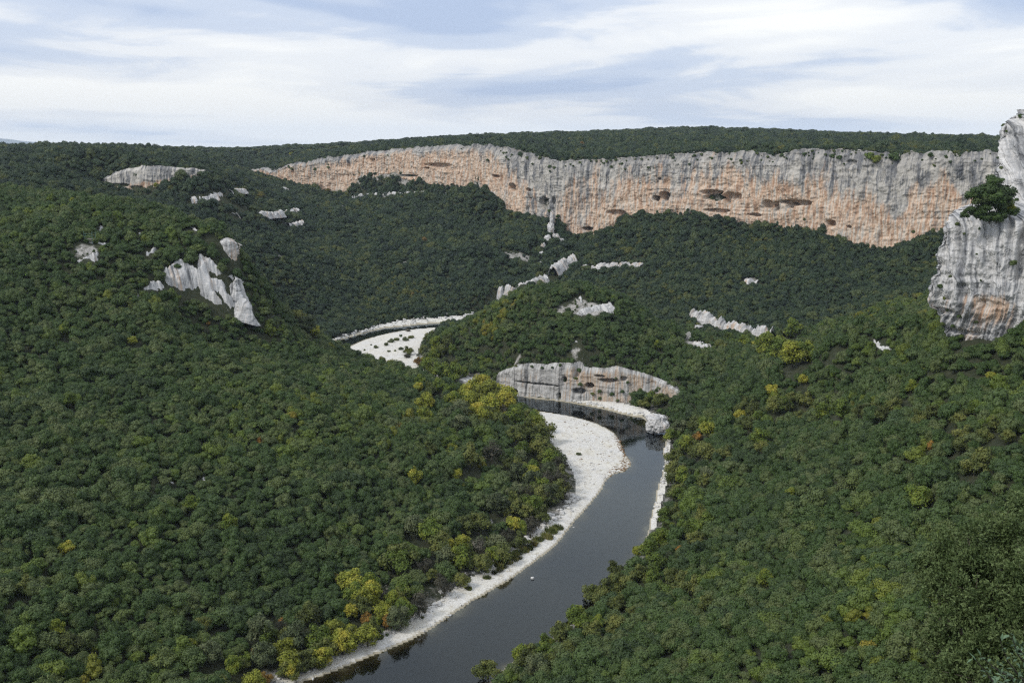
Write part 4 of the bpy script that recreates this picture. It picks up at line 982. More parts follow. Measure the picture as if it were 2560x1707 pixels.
fringe([(1040,945),(1120,975),(1180,1010),(1290,1040)], 16, (-40, 18), [LIM, OLI, YEL, WIL])
fringe([(1060,830),(1070,870),(1060,910),(1150,930)], 14, (25, 0), [LIM, OLI, WIL])
fringe([(1850,1000),(2050,980),(2300,1000),(2500,1040)], 40, (20, 45), [OLI, LIM, OLI, OLI])
M_KIND = {YEL: M_YELLOW, LIM: M_LIME, OLI: M_OLIVE, ORA: M_ORANGE, WIL: M_WILLOW, GRY: M_GREY}
WORD = {YEL: 'golden yellow', LIM: 'yellow green', OLI: 'olive green', ORA: 'orange', WIL: 'pale grey green', GRY: 'greyish half bare'}
dec = {}
for k, (nm, mt) in enumerate(M_KIND.items()):
    dec[nm] = [crown_mesh('crown', 200 + k * 5 + j, mt, n_blob=13 + 4 * j, cards=1700 if nm != GRY else 900, size=.07 if nm != GRY else .05, flat=.95, spread=.6, core=.62 if nm != GRY else .35, br=(.2, .36), tall=1.25) for j in range(3)]
def where(px, py):
    if 1590 < px < 1850 and 940 < py < 1250: return 'above the outer bank'
    if 1000 < px < 1330 and 935 < py < 1350 and py > 1060: return 'up behind the gravel bar'
    if px < 1000 and py < 1000: return 'on the left hillside' if py > 500 else 'on the plateau rim'
    if px < 700: return 'low on the left hillside' if py > 1250 else 'on the left hillside'
    if 1000 <= px < 1170 and 800 < py < 935: return 'beside the upper gravel bank'
    if 1030 <= px < 1290 and py < 1030: return 'at the river bend'
    if px < 1420 and py < 1350: return 'beside the broad gravel bar'
    if px < 1200 and py >= 1350: return 'above the near shingle beach'
    if 1770 < px < 2060 and py < 900: return 'in the abandoned meander'
    if px > 1850: return 'on the right slope'
    if 1600 < px <= 1700 and py < 900: return 'beside the ruins'
    return 'on the outer river bank'
sideways = lambda px, py: ('%s' % ('upper ' if py < 850 else 'lower ' if py > 1350 else '')) 
seen_lab = {}
feat_xy = []
for k, (px, py, w, kd) in enumerate(FEAT):
    p = hit(px, py, 0.0) if False else None
    # centre of the crown stands about half a crown width above the ground
    dist = hit(px, py, 5.0)
    if dist is None: continue
    r = w / 2 / F * dist[1] * (1.45 if px < 1450 and py > 930 else 1.3)
    dist = hit(px, py, r * 1.15) or dist
    x, y, z = dist
    if float(look(dV, np.array([x]), np.array([y]))[0]) < 1.0 and not (1300 < px < 1440): y += 0
    feat_xy.append((x, y, r, px, py, w, kd, z))
# forest: the largest in view become single trees, the rest one mass
for (x, y, r, *_r) in feat_xy:
    e = np.hypot(fx - x, fy - y); m_ = e > r * .80
    # and nothing tall directly in front of a feature tree
    m_ &= ~((np.abs(fx - x * fy / y) < r * .6) & (fy < y) & (fy > y - r * 1.7))
    fx, fy, fs, fz, rad_f, hgt_f, rot_f, var_f = [a_[m_] for a_ in (fx, fy, fs, fz, rad_f, hgt_f, rot_f, var_f)]
dist_c = np.sqrt(fx ** 2 + fy ** 2 + (H - fz) ** 2)
sc = fy * CT + (H - fz) * ST
ppx = 1280 + F * fx / sc; ppy = 853.5 + F * (((H - fz - rad_f)) * CT - fy * ST) / sc
inview = (ppx > 0) & (ppx < 2560) & (ppy < 1707) & (ppy > 0)
hid_fore = (ppx > 2330) & (ppy > 1330)
size_px = np.where(inview & ~hid_fore, rad_f / dist_c, 0)
order = np.argsort(-size_px)[:300]
single = np.zeros(len(fx), bool); single[order] = True
fcol = bpy.data.collections.new('tree_sources')       # never linked to the scene
def forest_object(name, mask, meshes, label):
    pts_ = np.stack([fx[mask], fy[mask], fz[mask] + rad_f[mask] * .55], 1)
    me = bpy.data.meshes.new(name); me.vertices.add(len(pts_)); me.vertices.foreach_set('co', pts_.astype(np.float32).ravel())
    n_ = len(pts_)
    sc_ = np.stack([rad_f[mask], rad_f[mask] * rng.uniform(.72, 1.3, n_), hgt_f[mask] * rng.uniform(.75, 1.3, n_)], 1)
    a = me.attributes.new('sc', 'FLOAT_VECTOR', 'POINT'); a.data.foreach_set('vector', sc_.astype(np.float32).ravel())
    ro = np.stack([rng.normal(0, .08, n_), rng.normal(0, .08, n_), rot_f[mask]], 1)
    a = me.attributes.new('ro', 'FLOAT_VECTOR', 'POINT'); a.data.foreach_set('vector', ro.astype(np.float32).ravel())
    a = me.attributes.new('vi', 'INT', 'POINT'); a.data.foreach_set('value', (var_f[mask] % len(meshes)).astype(np.int32))
    o_ = link(name, me, kind='stuff', label=label, category='forest')
    ng = bpy.data.node_groups.new(name, 'GeometryNodeTree')
    ng.interface.new_socket('Geometry', in_out='INPUT', socket_type='NodeSocketGeometry'); ng.interface.new_socket('Geometry', in_out='OUTPUT', socket_type='NodeSocketGeometry')
    nd, lk = ng.nodes, ng.links
    gi = nd.new('NodeGroupInput'); go = nd.new('NodeGroupOutput'); jn = nd.new('GeometryNodeJoinGeometry')
    def na(nm, ty):
        q = nd.new('GeometryNodeInputNamedAttribute'); q.data_type = ty; q.inputs[0].default_value = nm; return q.outputs[0]
    sca, rot, vi = na('sc', 'FLOAT_VECTOR'), na('ro', 'FLOAT_VECTOR'), na('vi', 'INT')
    for k, mm in enumerate(meshes):
        src = bpy.data.objects.new('%s_source' % mm.name, mm); fcol.objects.link(src)
        oi = nd.new('GeometryNodeObjectInfo'); oi.inputs[0].default_value = src; oi.inputs[1].default_value = True
        cmp_ = nd.new('FunctionNodeCompare'); cmp_.data_type = 'INT'; cmp_.operation = 'EQUAL'
        lk.new(vi, cmp_.inputs[2]); cmp_.inputs[3].default_value = k
        ip = nd.new('GeometryNodeInstanceOnPoints'); lk.new(gi.outputs[0], ip.inputs['Points']); lk.new(cmp_.outputs[0], ip.inputs['Selection'])
        lk.new(oi.outputs['Geometry'], ip.inputs['Instance']); lk.new(rot, ip.inputs['Rotation']); lk.new(sca, ip.inputs['Scale'])
        lk.new(ip.outputs[0], jn.inputs[0])
    lk.new(jn.outputs[0], go.inputs[0])
    md = o_.modifiers.new('scatter', 'NODES'); md.node_group = ng
    return o_
farm = (fy > 980) & ~single
nearm = ~farm & ~single
forest_object('forest', nearm, oak_meshes[:6], 'dense dark green oak forest covering the near slopes of the gorge')
forest_object('far_forest', farm, oakf_meshes, 'oak forest covering the far slopes and plateau, leaves tinted blue for haze')

def make_tree(name, crown, trunk, x, y, z, r, hz, rot, label, group, cat='tree', base=.55):
    e = bpy.data.objects.new(name, None); col.objects.link(e); e.empty_display_size = .5
    e.location = (x, y, z); e['label'] = label; e['category'] = cat
    if group: e['group'] = group
    c = bpy.data.objects.new('crown', crown); col.objects.link(c); c.parent = e
    c.location = (0, 0, r * base); c.scale = (r, r, hz); c.rotation_euler = (0, 0, rot)
    t = bpy.data.objects.new('trunk', trunk); col.objects.link(t); t.parent = e
    t.scale = (r, r, r * base + hz * .3); t.rotation_euler = (0, 0, rot)
    return e
def oak_label(px, py):
    if px < 850: return ('dark green oak among its like on the bottom left hillside', 'oaks on the bottom left hillside')
    if px < 1500: return ('dark green oak in the wood left of the near river', 'oaks left of the near river')
    return ('dark green oak among its like on the near right slope', 'oaks on the near right slope')
for i in order:
    if size_px[i] <= 0: continue
    lb, gp = oak_label(ppx[i], ppy[i])
    make_tree('oak_tree', oak_meshes[int(rng.integers(0, NV))], trunks[i % 4], fx[i], fy[i], fz[i], rad_f[i], hgt_f[i], rot_f[i], lb, gp)
ORD = {}
rowword = []
for q in sorted(feat_xy, key=lambda q: (q[6], where(q[3], q[4]), q[3])): ORD.setdefault((q[6], where(q[3], q[4])), []).append(q)
nth = ['leftmost', 'second from the left', 'third from the left', 'fourth from the left', 'fifth from the left', 'sixth from the left', 'seventh from the left', 'eighth from the left', 'ninth from the left', 'tenth from the left', 'eleventh from the left', 'twelfth from the left', 'thirteenth from the left', 'fourteenth from the left', 'fifteenth from the left', 'sixteenth from the left']
for n_ in ('seventeenth', 'eighteenth', 'nineteenth', 'twentieth', 'twenty first', 'twenty second', 'twenty third', 'twenty fourth', 'twenty fifth', 'twenty sixth', 'twenty seventh', 'twenty eighth', 'twenty ninth', 'thirtieth'): nth.append(n_ + ' from the left')
WORD = {YEL: 'golden', LIM: 'lime green', OLI: 'olive', ORA: 'orange', WIL: 'pale green', GRY: 'grey'}
for (kd, wh), qs in ORD.items():
    for j, (x, y, r, px, py, w, kd_, z) in enumerate(qs):
        sz = 'small ' if w < 30 else 'large ' if w > 58 else ''
        if len(qs) == 1: lb = '%s%s tree %s' % (sz, WORD[kd], wh)
        elif j == len(qs) - 1: lb = 'rightmost %s%s tree %s' % (sz, WORD[kd], wh)
        else: lb = '%s of the %s trees %s' % (nth[min(j, len(nth) - 1)], WORD[kd], wh)
        make_tree('autumn_tree' if kd in (YEL, ORA, LIM) else 'riverside_tree' if kd != GRY else 'bare_tree', dec[kd][j % 3], trunks[j % 4], x, y, z, r, r * random.uniform(.95, 1.2), random.uniform(0, 6.28), lb, 'autumn trees in the gorge')

# ------------------------------------------------------------------ shrubs, reeds, boulders
def place(name, me, px, py, scale, label, cat, group=None, rot=None, sink=.0, parts=None, z=None):
    p = hit(px, py, 0.0)
    if p is None: return None
    o_ = bpy.data.objects.new(name, me); col.objects.link(o_)
    s = scale / F * p[1]
    if not isinstance(s, (tuple, list)): s = (s, s, s)
    o_.scale = s; o_.location = (p[0], p[1], p[2] + s[2] * sink if z is None else z)
    o_.rotation_euler = (0, 0, random.uniform(0, 6.28) if rot is None else rot)
    o_['label'] = label; o_['category'] = cat
    if group: o_['group'] = group
    return o_
reed = []
for j in range(3):
    rs = np.random.default_rng(50 + j); n = 260
    a = rs.uniform(0, 6.28, n); rr = np.sqrt(rs.random(n)) * .9; bx, by = np.cos(a) * rr, np.sin(a) * rr * .7
    h = rs.uniform(.5, 1.15, n) * (1.1 - rr * .5); tx_, ty_ = bx * 1.25 + rs.normal(0, .12, n), by * 1.25 + rs.normal(0, .12, n)
    w_ = .05
    V = np.stack([np.stack([bx - w_, by, -0.1 + 0 * h], 1), np.stack([bx + w_, by + w_, -.1 + 0 * h], 1), np.stack([tx_ + w_ * .7, ty_, h * .8], 1), np.stack([tx_ * 1.1, ty_ * 1.1, h], 1)], 1).reshape(-1, 3)
    i0 = np.arange(n) * 4
    reed.append(mesh_np('reeds', V, np.stack([i0, i0 + 1, i0 + 2, i0 + 3], 1), M_GRASSY))
shrub = [crown_mesh('shrub', 300 + j, mt, n_blob=9, cards=700, size=.1, flat=.7, spread=.5) for j, mt in enumerate((M_OLIVE, M_OAK, M_WILLOW, M_GREY))]
REED = [(1395,1322,16),(1378,1330,20),(1368,1345,20),(1345,1352,16),(1335,1362,18),(1322,1372,18),(1308,1378,18),(1295,1386,18),(1283,1394,18),(1270,1402,18),(1258,1410,18),(1246,1416,18),(1262,1420,12),(1250,1428,14),(1236,1432,12),(1275,1410,10),(1290,1402,10),(1300,1396,10),(1218,1446,12),(1172,1472,12),(1215,1430,7)]
for k, (px, py, w) in enumerate(REED):
    nm = 'tawny reed clump in the strip between boulders and near beach' if k < 18 else ['lone tawny reed clump beside the beach strip', 'small tawny reed clump on the beach below the white slab', 'tiny reed tuft at the edge of the boulders'][k - 18]
    place('reed_clump', reed[k % 3], px, py, w * .9, nm, 'reeds', 'reed clumps along the near beach' if k < 18 else None)
SHR = [(1446,1138,9,0,'round green bush alone on the broad gravel bar'),(950,1598,15,0,'wide green bush on the near shingle beach'),(969,1589,8,1,'small dark bush beside the wide green bush on the beach'),(1058,1530,13,1,'dark green bush at the upper edge of the near beach'),(1056,1546,8,0,'small bush on the shingle below the dark bush'),
 (912,877,5,1,'tiny dark bush at the left end of the upper gravel bank'),(940,870,9,2,'grey green bush left of centre on the upper gravel bank'),(965,864,10,0,'green bush in the middle of the upper gravel bank'),(978,856,12,2,'taller pale bush in the middle of the upper gravel bank'),(992,852,10,0,'olive bush right of the middle of the upper gravel bank'),(1014,852,12,2,'bushy pale shrub at the right of the upper gravel bank'),(1003,842,7,1,'small dark bush near the water on the upper gravel bank'),(1028,846,10,0,'green bush close to the trees of the upper gravel bank'),(928,863,4,1,'tiny bush on the outer edge of the upper gravel bank'),(972,880,6,0,'small yellowish bush low on the upper gravel bank'),(1003,875,9,2,'pale bush low on the upper gravel bank'),(988,878,5,1,'tiny dark bush low on the upper gravel bank'),(1020,829,9,3,'reddish bare shrub by the far water of the upper bank'),(1025,880,12,0,'olive shrub at the wood edge of the upper gravel bank'),(1018,895,12,3,'grey shrub at the wood edge of the upper gravel bank')]
for px, py, w, m_i, lb in SHR: place('bush', shrub[m_i], px, py, w * .95, lb, 'bush', 'bushes on the gravel', sink=.25)
# bushes growing on the cliffs
def on_wall(V, px, py, r, name, me, label, group):
    """stand a bush on the nearest bit of a cliff sheet seen at a pixel"""
    S = V.reshape(-1, 3); s_ = S[:, 1] * CT + (H - S[:, 2]) * ST
    qx = 1280 + F * S[:, 0] / s_; qy = 853.5 + F * ((H - S[:, 2]) * CT - S[:, 1] * ST) / s_
    e = np.hypot(qx - px, qy - py) + (S[:, 1] - S[:, 1].min()) * .004; i = int(np.argmin(e))
    o_ = bpy.data.objects.new(name, me); col.objects.link(o_)
    rr_ = r / F * S[i, 1]; o_.location = (S[i, 0], S[i, 1] - rr_ * .35, S[i, 2]); o_.scale = (rr_, rr_, rr_ * .9); o_.rotation_euler = (0, 0, random.uniform(0, 6.28))
    o_['label'] = label; o_['category'] = 'bush'; o_['group'] = group
for px, py, r in [(2376,552,10),(2392,560,10),(2450,572,8),(2520,560,12),(2515,585,9),(2440,635,5),(2350,715,11),(2362,745,9),(2370,775,8),(2395,790,9),(2355,810,11),(2380,815,9),(2440,805,9),(2400,840,12),(2365,845,10),(2533,658,15),(2515,330,7),(2548,292,12),(2508,312,8),(2490,395,6),(2500,420,8),(2540,500,10),(2480,540,12),(2410,585,6),(2545,770,6),(2450,700,5),(2375,690,7)]:
    on_wall(towerV, px, py, r, 'cliff_bush', shrub[1], 'small dark bush rooted in the face of the grey tower', 'bushes on the grey tower')
for px, py, r, sd in [(2445,478,44,0),(2500,488,44,1),(2470,500,42,2),(2415,490,28,3),(2480,455,30,4),(2450,525,28,5),(2520,510,24,6),(2400,525,20,0),(2425,538,24,1),(2455,545,24,4),(2478,548,24,2),(2500,540,26,3),(2530,530,26,1),(2440,500,36,0),(2490,512,36,1),(2385,540,14,2)]:
    S = towerV.reshape(-1, 3)
    px = px * .8 + 2483 * .2 + 6; x, y, z = P(px, py, 508); rr = r * .92 / F * 508
    e = bpy.data.objects.new('ledge_tree', None); col.objects.link(e); gz = P(px, 545, 508)[2]
    gz = max(gz, z - rr * 1.1); e.location = (x, y, gz); e['category'] = 'tree'; e['group'] = 'oaks on the ledge of the grey tower'
    e['label'] = 'dark oak crowded with others on the ledge of the grey tower'
    c = bpy.data.objects.new('crown', oak_meshes[sd]); col.objects.link(c); c.parent = e; c.location = (0, 0, z - gz); c.scale = (rr, rr, rr * .95); c.rotation_euler = (0, 0, sd * 1.3)
    t = bpy.data.objects.new('trunk', trunks[sd % 4]); col.objects.link(t); t.parent = e; t.scale = (rr, rr, max(2, z - gz + 1))
x, y, z = P(2528, 520, 507)
o_ = place('bush', shrub[0], 2528, 900, 1, 'yellowish bush at the right end of the tower ledge', 'bush'); 
if o_: o_.location = (x, y, z - 1); o_.scale = (4, 4, 3.4); o_.data = dec[YEL][0]
for k in range(130):
    px = random.uniform(1250, 2480) if k > 8 else random.uniform(700, 1250)
    tpy = float(np.interp(px, MAIN[:, 0], MAIN[:, 1])); py = tpy + abs(random.gauss(0, 14)) + 3
    on_wall(mainV[:, :118], px, py, random.uniform(2.5, 7), 'cliff_bush', shrub[1], 'tiny dark bush clinging to the upper ochre cliff', 'bushes on the ochre cliff')
for px, py, r in [(787,424,9),(1372,528,9),(1380,545,12),(1365,560,12),(1396,540,10),(1392,552,12),(2080,390,12),(2190,400,22),(2175,390,20),(2235,393,24),(2330,398,16),(2325,388,12),(2010,386,8),(1955,388,10),(2055,392,14),(2100,395,12),(1350,396,10),(1385,420,8),(2282,580,9),(1672,526,8),(1720,524,8),(2010,548,7),(1300,385,12),(1320,395,9),(1270,398,6)]:
    on_wall(mainV, px, py, r * .9, 'cliff_bush', shrub[1], 'dark bush growing on the ochre cliff', 'larger bushes on the ochre cliff')

for px, py, r in [(1411,948,8),(1446,925,11),(1440,945,9),(1450,960,10),(1480,985,10),(1500,978,9),(1530,985,10),(1555,978,9),(1580,985,11),(1600,975,10),(1620,985,10),(1355,920,7),(1400,912,8),(1380,918,6),(1540,945,6),(1570,955,7),(1330,915,7),(1500,995,8),(1545,1000,7),(1595,1000,9),(1640,975,9),(1290,915,6)]:
    on_wall(midV, px, py, r, 'cliff_bush', shrub[random.choice((0, 1, 1))], 'dark bush rooted in the grey river cliff', 'bushes on the river cliff')
# boulders
bmesh_k = []
for k in range(6):
    v, f = lump((0, 0, 0), (1, .8, .62), 30 + k * 2.1, 3, amp=.35, square=.55)
    bmesh_k.append(mesh_np('boulder', v, f, M_BOULDER, False))
BLD = [(1331,1444,7.5,'white boulder standing alone in the near river'),(1012,1548,17,'large grey slab boulder at the top of the near beach'),(1040,1540,9,'white boulder right of the large grey slab boulder'),(1028,1552,8,'small white boulder under the large grey slab boulder'),(1105,1480,14,'pale slab at the lower end of the boulder strip'),(1154,1463,11,'white block above the shingle beach'),(1140,1470,7,'small white block left of the white block'),
 (838,1628,15,'upright white slab at the water side of the near wood'),(872,1608,17,'tallest white slab at the edge of the near wood'),(855,1622,12,'white slab between the two tall slabs'),(900,1600,9,'grey slab right of the tallest slab'),(915,1597,8,'small grey slab in the row above the beach'),(812,1668,10,'flat white block at the foot of the slabs'),(826,1645,8,'square white boulder under the upright slab'),
 (714,1683,9,'white boulder at the bottom edge of the beach'),(697,1700,8,'pale boulder in the bottom corner of the beach'),(734,1690,6,'small boulder near the bottom of the beach'),(782,1700,3,'tiny white stone at the bottom water line'),(1118,1572,2.5,'tiny white stone in the shallows'),(1434,1320,5,'pale boulder at the water by the reed strip'),(1164,1433,4,'round white boulder by the boulder strip')]
for k, (px, py, w, lb) in enumerate(BLD):
    o_ = place('boulder', bmesh_k[k % 6], px, py, w * .62, lb, 'boulder', sink=.25)
    if k == 0 and o_: q = G(px, py + 2); o_.location = (q[0], q[1], .3)
    if o_ and 7 <= k <= 9: o_.scale = (o_.scale[0] * .8, o_.scale[1] * .8, o_.scale[2] * 1.7)
strip = [(1436,1246),(1424,1258),(1400,1282),(1372,1302),(1350,1318),(1330,1338),(1300,1362),(1280,1378),(1255,1392),(1230,1408),(1200,1426),(1180,1440)]
def along(pl, t):
    t *= len(pl) - 1; i = min(int(t), len(pl) - 2); f_ = t - i; return pl[i][0] * (1 - f_) + pl[i + 1][0] * f_, pl[i][1] * (1 - f_) + pl[i + 1][1] * f_
for k in range(120):
    a_, b_ = along(strip, random.random()); place('boulder', bmesh_k[k % 6], a_ + random.gauss(1, 6), b_ + random.gauss(1, 5), random.uniform(3.2, 8), 'pale boulder in the tumbled strip between wood and beach', 'boulder', 'boulders in the tumbled strip', sink=.3)
far_strip = [(830,850),(870,838),(908,827),(953,813),(1012,803),(1060,798),(1102,794),(1160,789),(1203,786)]
for k in range(90):
    a_, b_ = along(far_strip, random.random()); place('boulder', bmesh_k[k % 6], a_, b_ + random.gauss(0, 4), random.uniform(1.8, 4.6), 'white boulder on the far shore of the upper bend', 'boulder', 'boulders on the far shore', sink=.3)
rstrip = [(1672,1105),(1664,1140),(1668,1165),(1658,1200),(1650,1240),(1642,1270),(1634,1300),(1628,1326)]
for k in range(40):
    a_, b_ = along(rstrip, random.random()); place('boulder', bmesh_k[k % 6], a_ + random.gauss(0, 3), b_, random.uniform(2, 5), 'pale boulder along the foot of the right slope', 'boulder', 'boulders under the right slope', sink=.3)
cstrip = [(1330,990),(1400,998),(1450,1006),(1510,1018),(1570,1032),(1612,1038)]
for k in range(50):
    a_, b_ = along(cstrip, random.random()); place('boulder', bmesh_k[k % 6], a_, b_ + random.gauss(-1, 2.5), random.uniform(1.5, 4.5), 'pale boulder at the foot of the river cliff', 'boulder', 'boulders under the river cliff', sink=.3)
bstrip = [(690,1690),(740,1678),(790,1662),(840,1640),(900,1610),(960,1590),(1010,1566),(1060,1535),(1110,1500),(1160,1462)]
for k in range(60):
    a_, b_ = along(bstrip, random.random()); place('boulder', bmesh_k[k % 6], a_, b_ + random.gauss(0, 5), random.uniform(2.2, 7), 'pale boulder along the upper edge of the near beach', 'boulder', 'boulders along the near beach', sink=.3)

# loose stones and drift on the gravel (too many to count)
def scatter_stuff(name, poly, n, size, mat, label, cat, flat=.5, test=None, sub_=1, wl=1.0):
    xs_ = [p[0] for p in poly]; ys_ = [p[1] for p in poly]
    x = rng.uniform(min(xs_), max(xs_), n * 6); y = rng.uniform(min(ys_), max(ys_), n * 6)
    m_ = inpoly(x, y, poly) & ~inpoly(x, y, RIV)
    if test is not None: m_ &= test(x, y)
    x, y = x[m_][:n], y[m_][:n]; z = zt(x, y)
    v, f = ico(sub_); VV, FF = [], []
    for i in range(len(x)):
        s = size * math.exp(rng.normal(0, .45)); an = rng.uniform(0, 6.28); q = v * (1 + rng.normal(0, .12, (len(v), 1))) * (s * wl, s * .8, s * flat)
        q = np.stack([q[:, 0] * math.cos(an) - q[:, 1] * math.sin(an), q[:, 0] * math.sin(an) + q[:, 1] * math.cos(an), q[:, 2]], 1)
        VV.append(q + (x[i], y[i], z[i])); FF.append(f + i * len(v))
    return link(name, mesh_np(name, np.concatenate(VV), np.concatenate(FF), mat), kind='stuff', label=label, category=cat)
scatter_stuff('shingle', G1, 3200, .34, M_BOULDER, 'loose stones strewn over the broad gravel bar and beach', 'stones', test=lambda x, y: (fbm(x / 18, y / 18, 3, 2) > -.1))
scatter_stuff('shingle', G2, 500, .4, M_BOULDER, 'loose stones strewn over the upper gravel bank', 'stones')
scatter_stuff('shore_stones', G3, 900, .55, M_BOULDER, 'broken stones on the far shore of the upper bend', 'stones')
tip = [G(*p) for p in [(1545,1090),(1562,1130),(1580,1158),(1564,1178),(1537,1183),(1512,1200),(1508,1190),(1535,1168),(1555,1150),(1548,1125),(1530,1090)]]
scatter_stuff('drift', tip, 260, .32, M_DRIFT, 'brown twigs and drift washed onto the tip of the gravel bar', 'driftwood', wl=2.2)
scatter_stuff('drift', [G(*p) for p in [(1400,1050),(1480,1062),(1535,1100),(1540,1150),(1460,1180),(1440,1140),(1400,1100)]], 110, .32, M_DRIFT, 'small brown weeds dotted over the broad gravel bar', 'weeds', wl=1.6)

# ------------------------------------------------------------------ ruins
def block(x0, x1, y0, y1, z0, z1):
    V = [(x, y, z) for z in (z0, z1) for y in (y0, y1) for x in (x0, x1)]
    return V, [(0, 2, 3, 1), (4, 5, 7, 6), (0, 1, 5, 4), (2, 6, 7, 3), (0, 4, 6, 2), (1, 3, 7, 5)]
def ragged_wall(name, W_, tops, thick, parent, hole=None):
    """masonry wall of uneven height, built in courses of blocks"""
    rs = random.Random(W_ * 10); parts = []; n = len(tops); cw = W_ / n
    for i, t in enumerate(tops):
        z = -1.5; 
        while z < t:
            hh = min(rs.uniform(.45, .7), t - z + .05)
            if not (hole and hole[0] <= i <= hole[1] and hole[2] < z < hole[3]):
                j = rs.uniform(-.05, .05); parts.append(block(i * cw + .01, (i + 1) * cw - .01 + rs.uniform(-.05, 0), -thick / 2 + j, thick / 2 + j, z, z + hh - .02))
            z += hh
    return link(name, joined(name, parts, M_RUIN), parent)
def ruin(px, py, Wm, rot, label, fr, side):
    p = hit(px, py, .5)
    e = bpy.data.objects.new('ruined_house', None); col.objects.link(e); e.location = (p[0] - Wm / 2, p[1], p[2]); e.rotation_euler = (0, 0, rot)
    e['label'] = label; e['category'] = 'ruin'
    ragged_wall('front_wall', Wm, fr[0], .7, e, fr[1])
    w = ragged_wall('side_wall', side[0], side[1], .7, e); w.location = (side[2], .36, 0); w.rotation_euler = (0, 0, math.pi / 2)
    w = ragged_wall('back_wall', Wm - .8, side[3], .7, e); w.location = (.4, side[0] + .4, 0)
ruin(1710, 845, 12.5, .05, 'roofless stone ruin with a stepped gable on the wooded saddle', ([4.6, 4.4, 4.0, 3.7, 3.6, 3.7, 3.9, 4.2, 4.9, 5.8, 6.3, 5.4], (7, 7, 0, 2)), (6, [4.8, 4.2, 3.6, 3.4], 12.2, [4.6, 4.4, 4.1, 3.4, 3.2, 3.4]))
ruin(1768, 853, 13, -.22, 'long broken wall of the second ruin right of the first', ([6.2, 6.0, 5.6, 5.4, 5.2, 5.0, 4.7, 4.4, 4.1, 3.6, 3.2, 2.4], None), (6, [4.8, 4.2, 3.6, 2.4], .4, [1.6, 1.4, 1.1, 1.4, 1.2, 1.4]))
rock_patch('ruin_ledge', [(1728,858),(1740,864),(1762,872),(1776,868),(1788,858),(1770,852),(1750,855)], 1.2, 16.7, 'bare white rock shelf below the second ruin')

# lookout platform on the left hill
p = hit(225, 606, 1.0)
e = bpy.data.objects.new('lookout_platform', None); col.objects.link(e); e.location = (p[0] - 3.6, p[1] - 1, p[2] + 3.2)
e['label'] = 'small railed timber lookout platform on the left hillside'; e['category'] = 'platform'
for k in range(6):
    b_ = link('deck_board', joined('deck_board', [block(0, 7.2, k * .55, k * .55 + .48, 0, .22)], M_WOOD), e)
for x_, y_, h_ in ((0.1, 0, 5.6), (5.9, 0, 5.4), (7.1, 2.9, 4.6), (.1, 2.9, 3.2)):
    V, Fs = tube((x_, y_, -3.4), (x_, y_, h_), .13, .13, segs=1); link('post', joined('post', [(V, Fs)], M_METAL), e)
for z_ in (1.1, 2.2, 3.6):
    V, Fs = tube((.1, 0, z_), (5.9, 0, z_ - .1), .07, .07, segs=1); link('rail', joined('rail', [(V, Fs)], M_METAL), e)
link('beam', joined('beam', [block(-.2, 7.4, .1, .45, -.8, -.03)], M_WOOD), e)
link('beam', joined('beam', [block(.6, 6.4, .3, .7, -2.2, -1.5)], M_WOOD), e)
link('stone_base', joined('stone_base', [block(1.6, 5.4, .8, 2.6, -4.5, -.85)], M_RUIN), e)

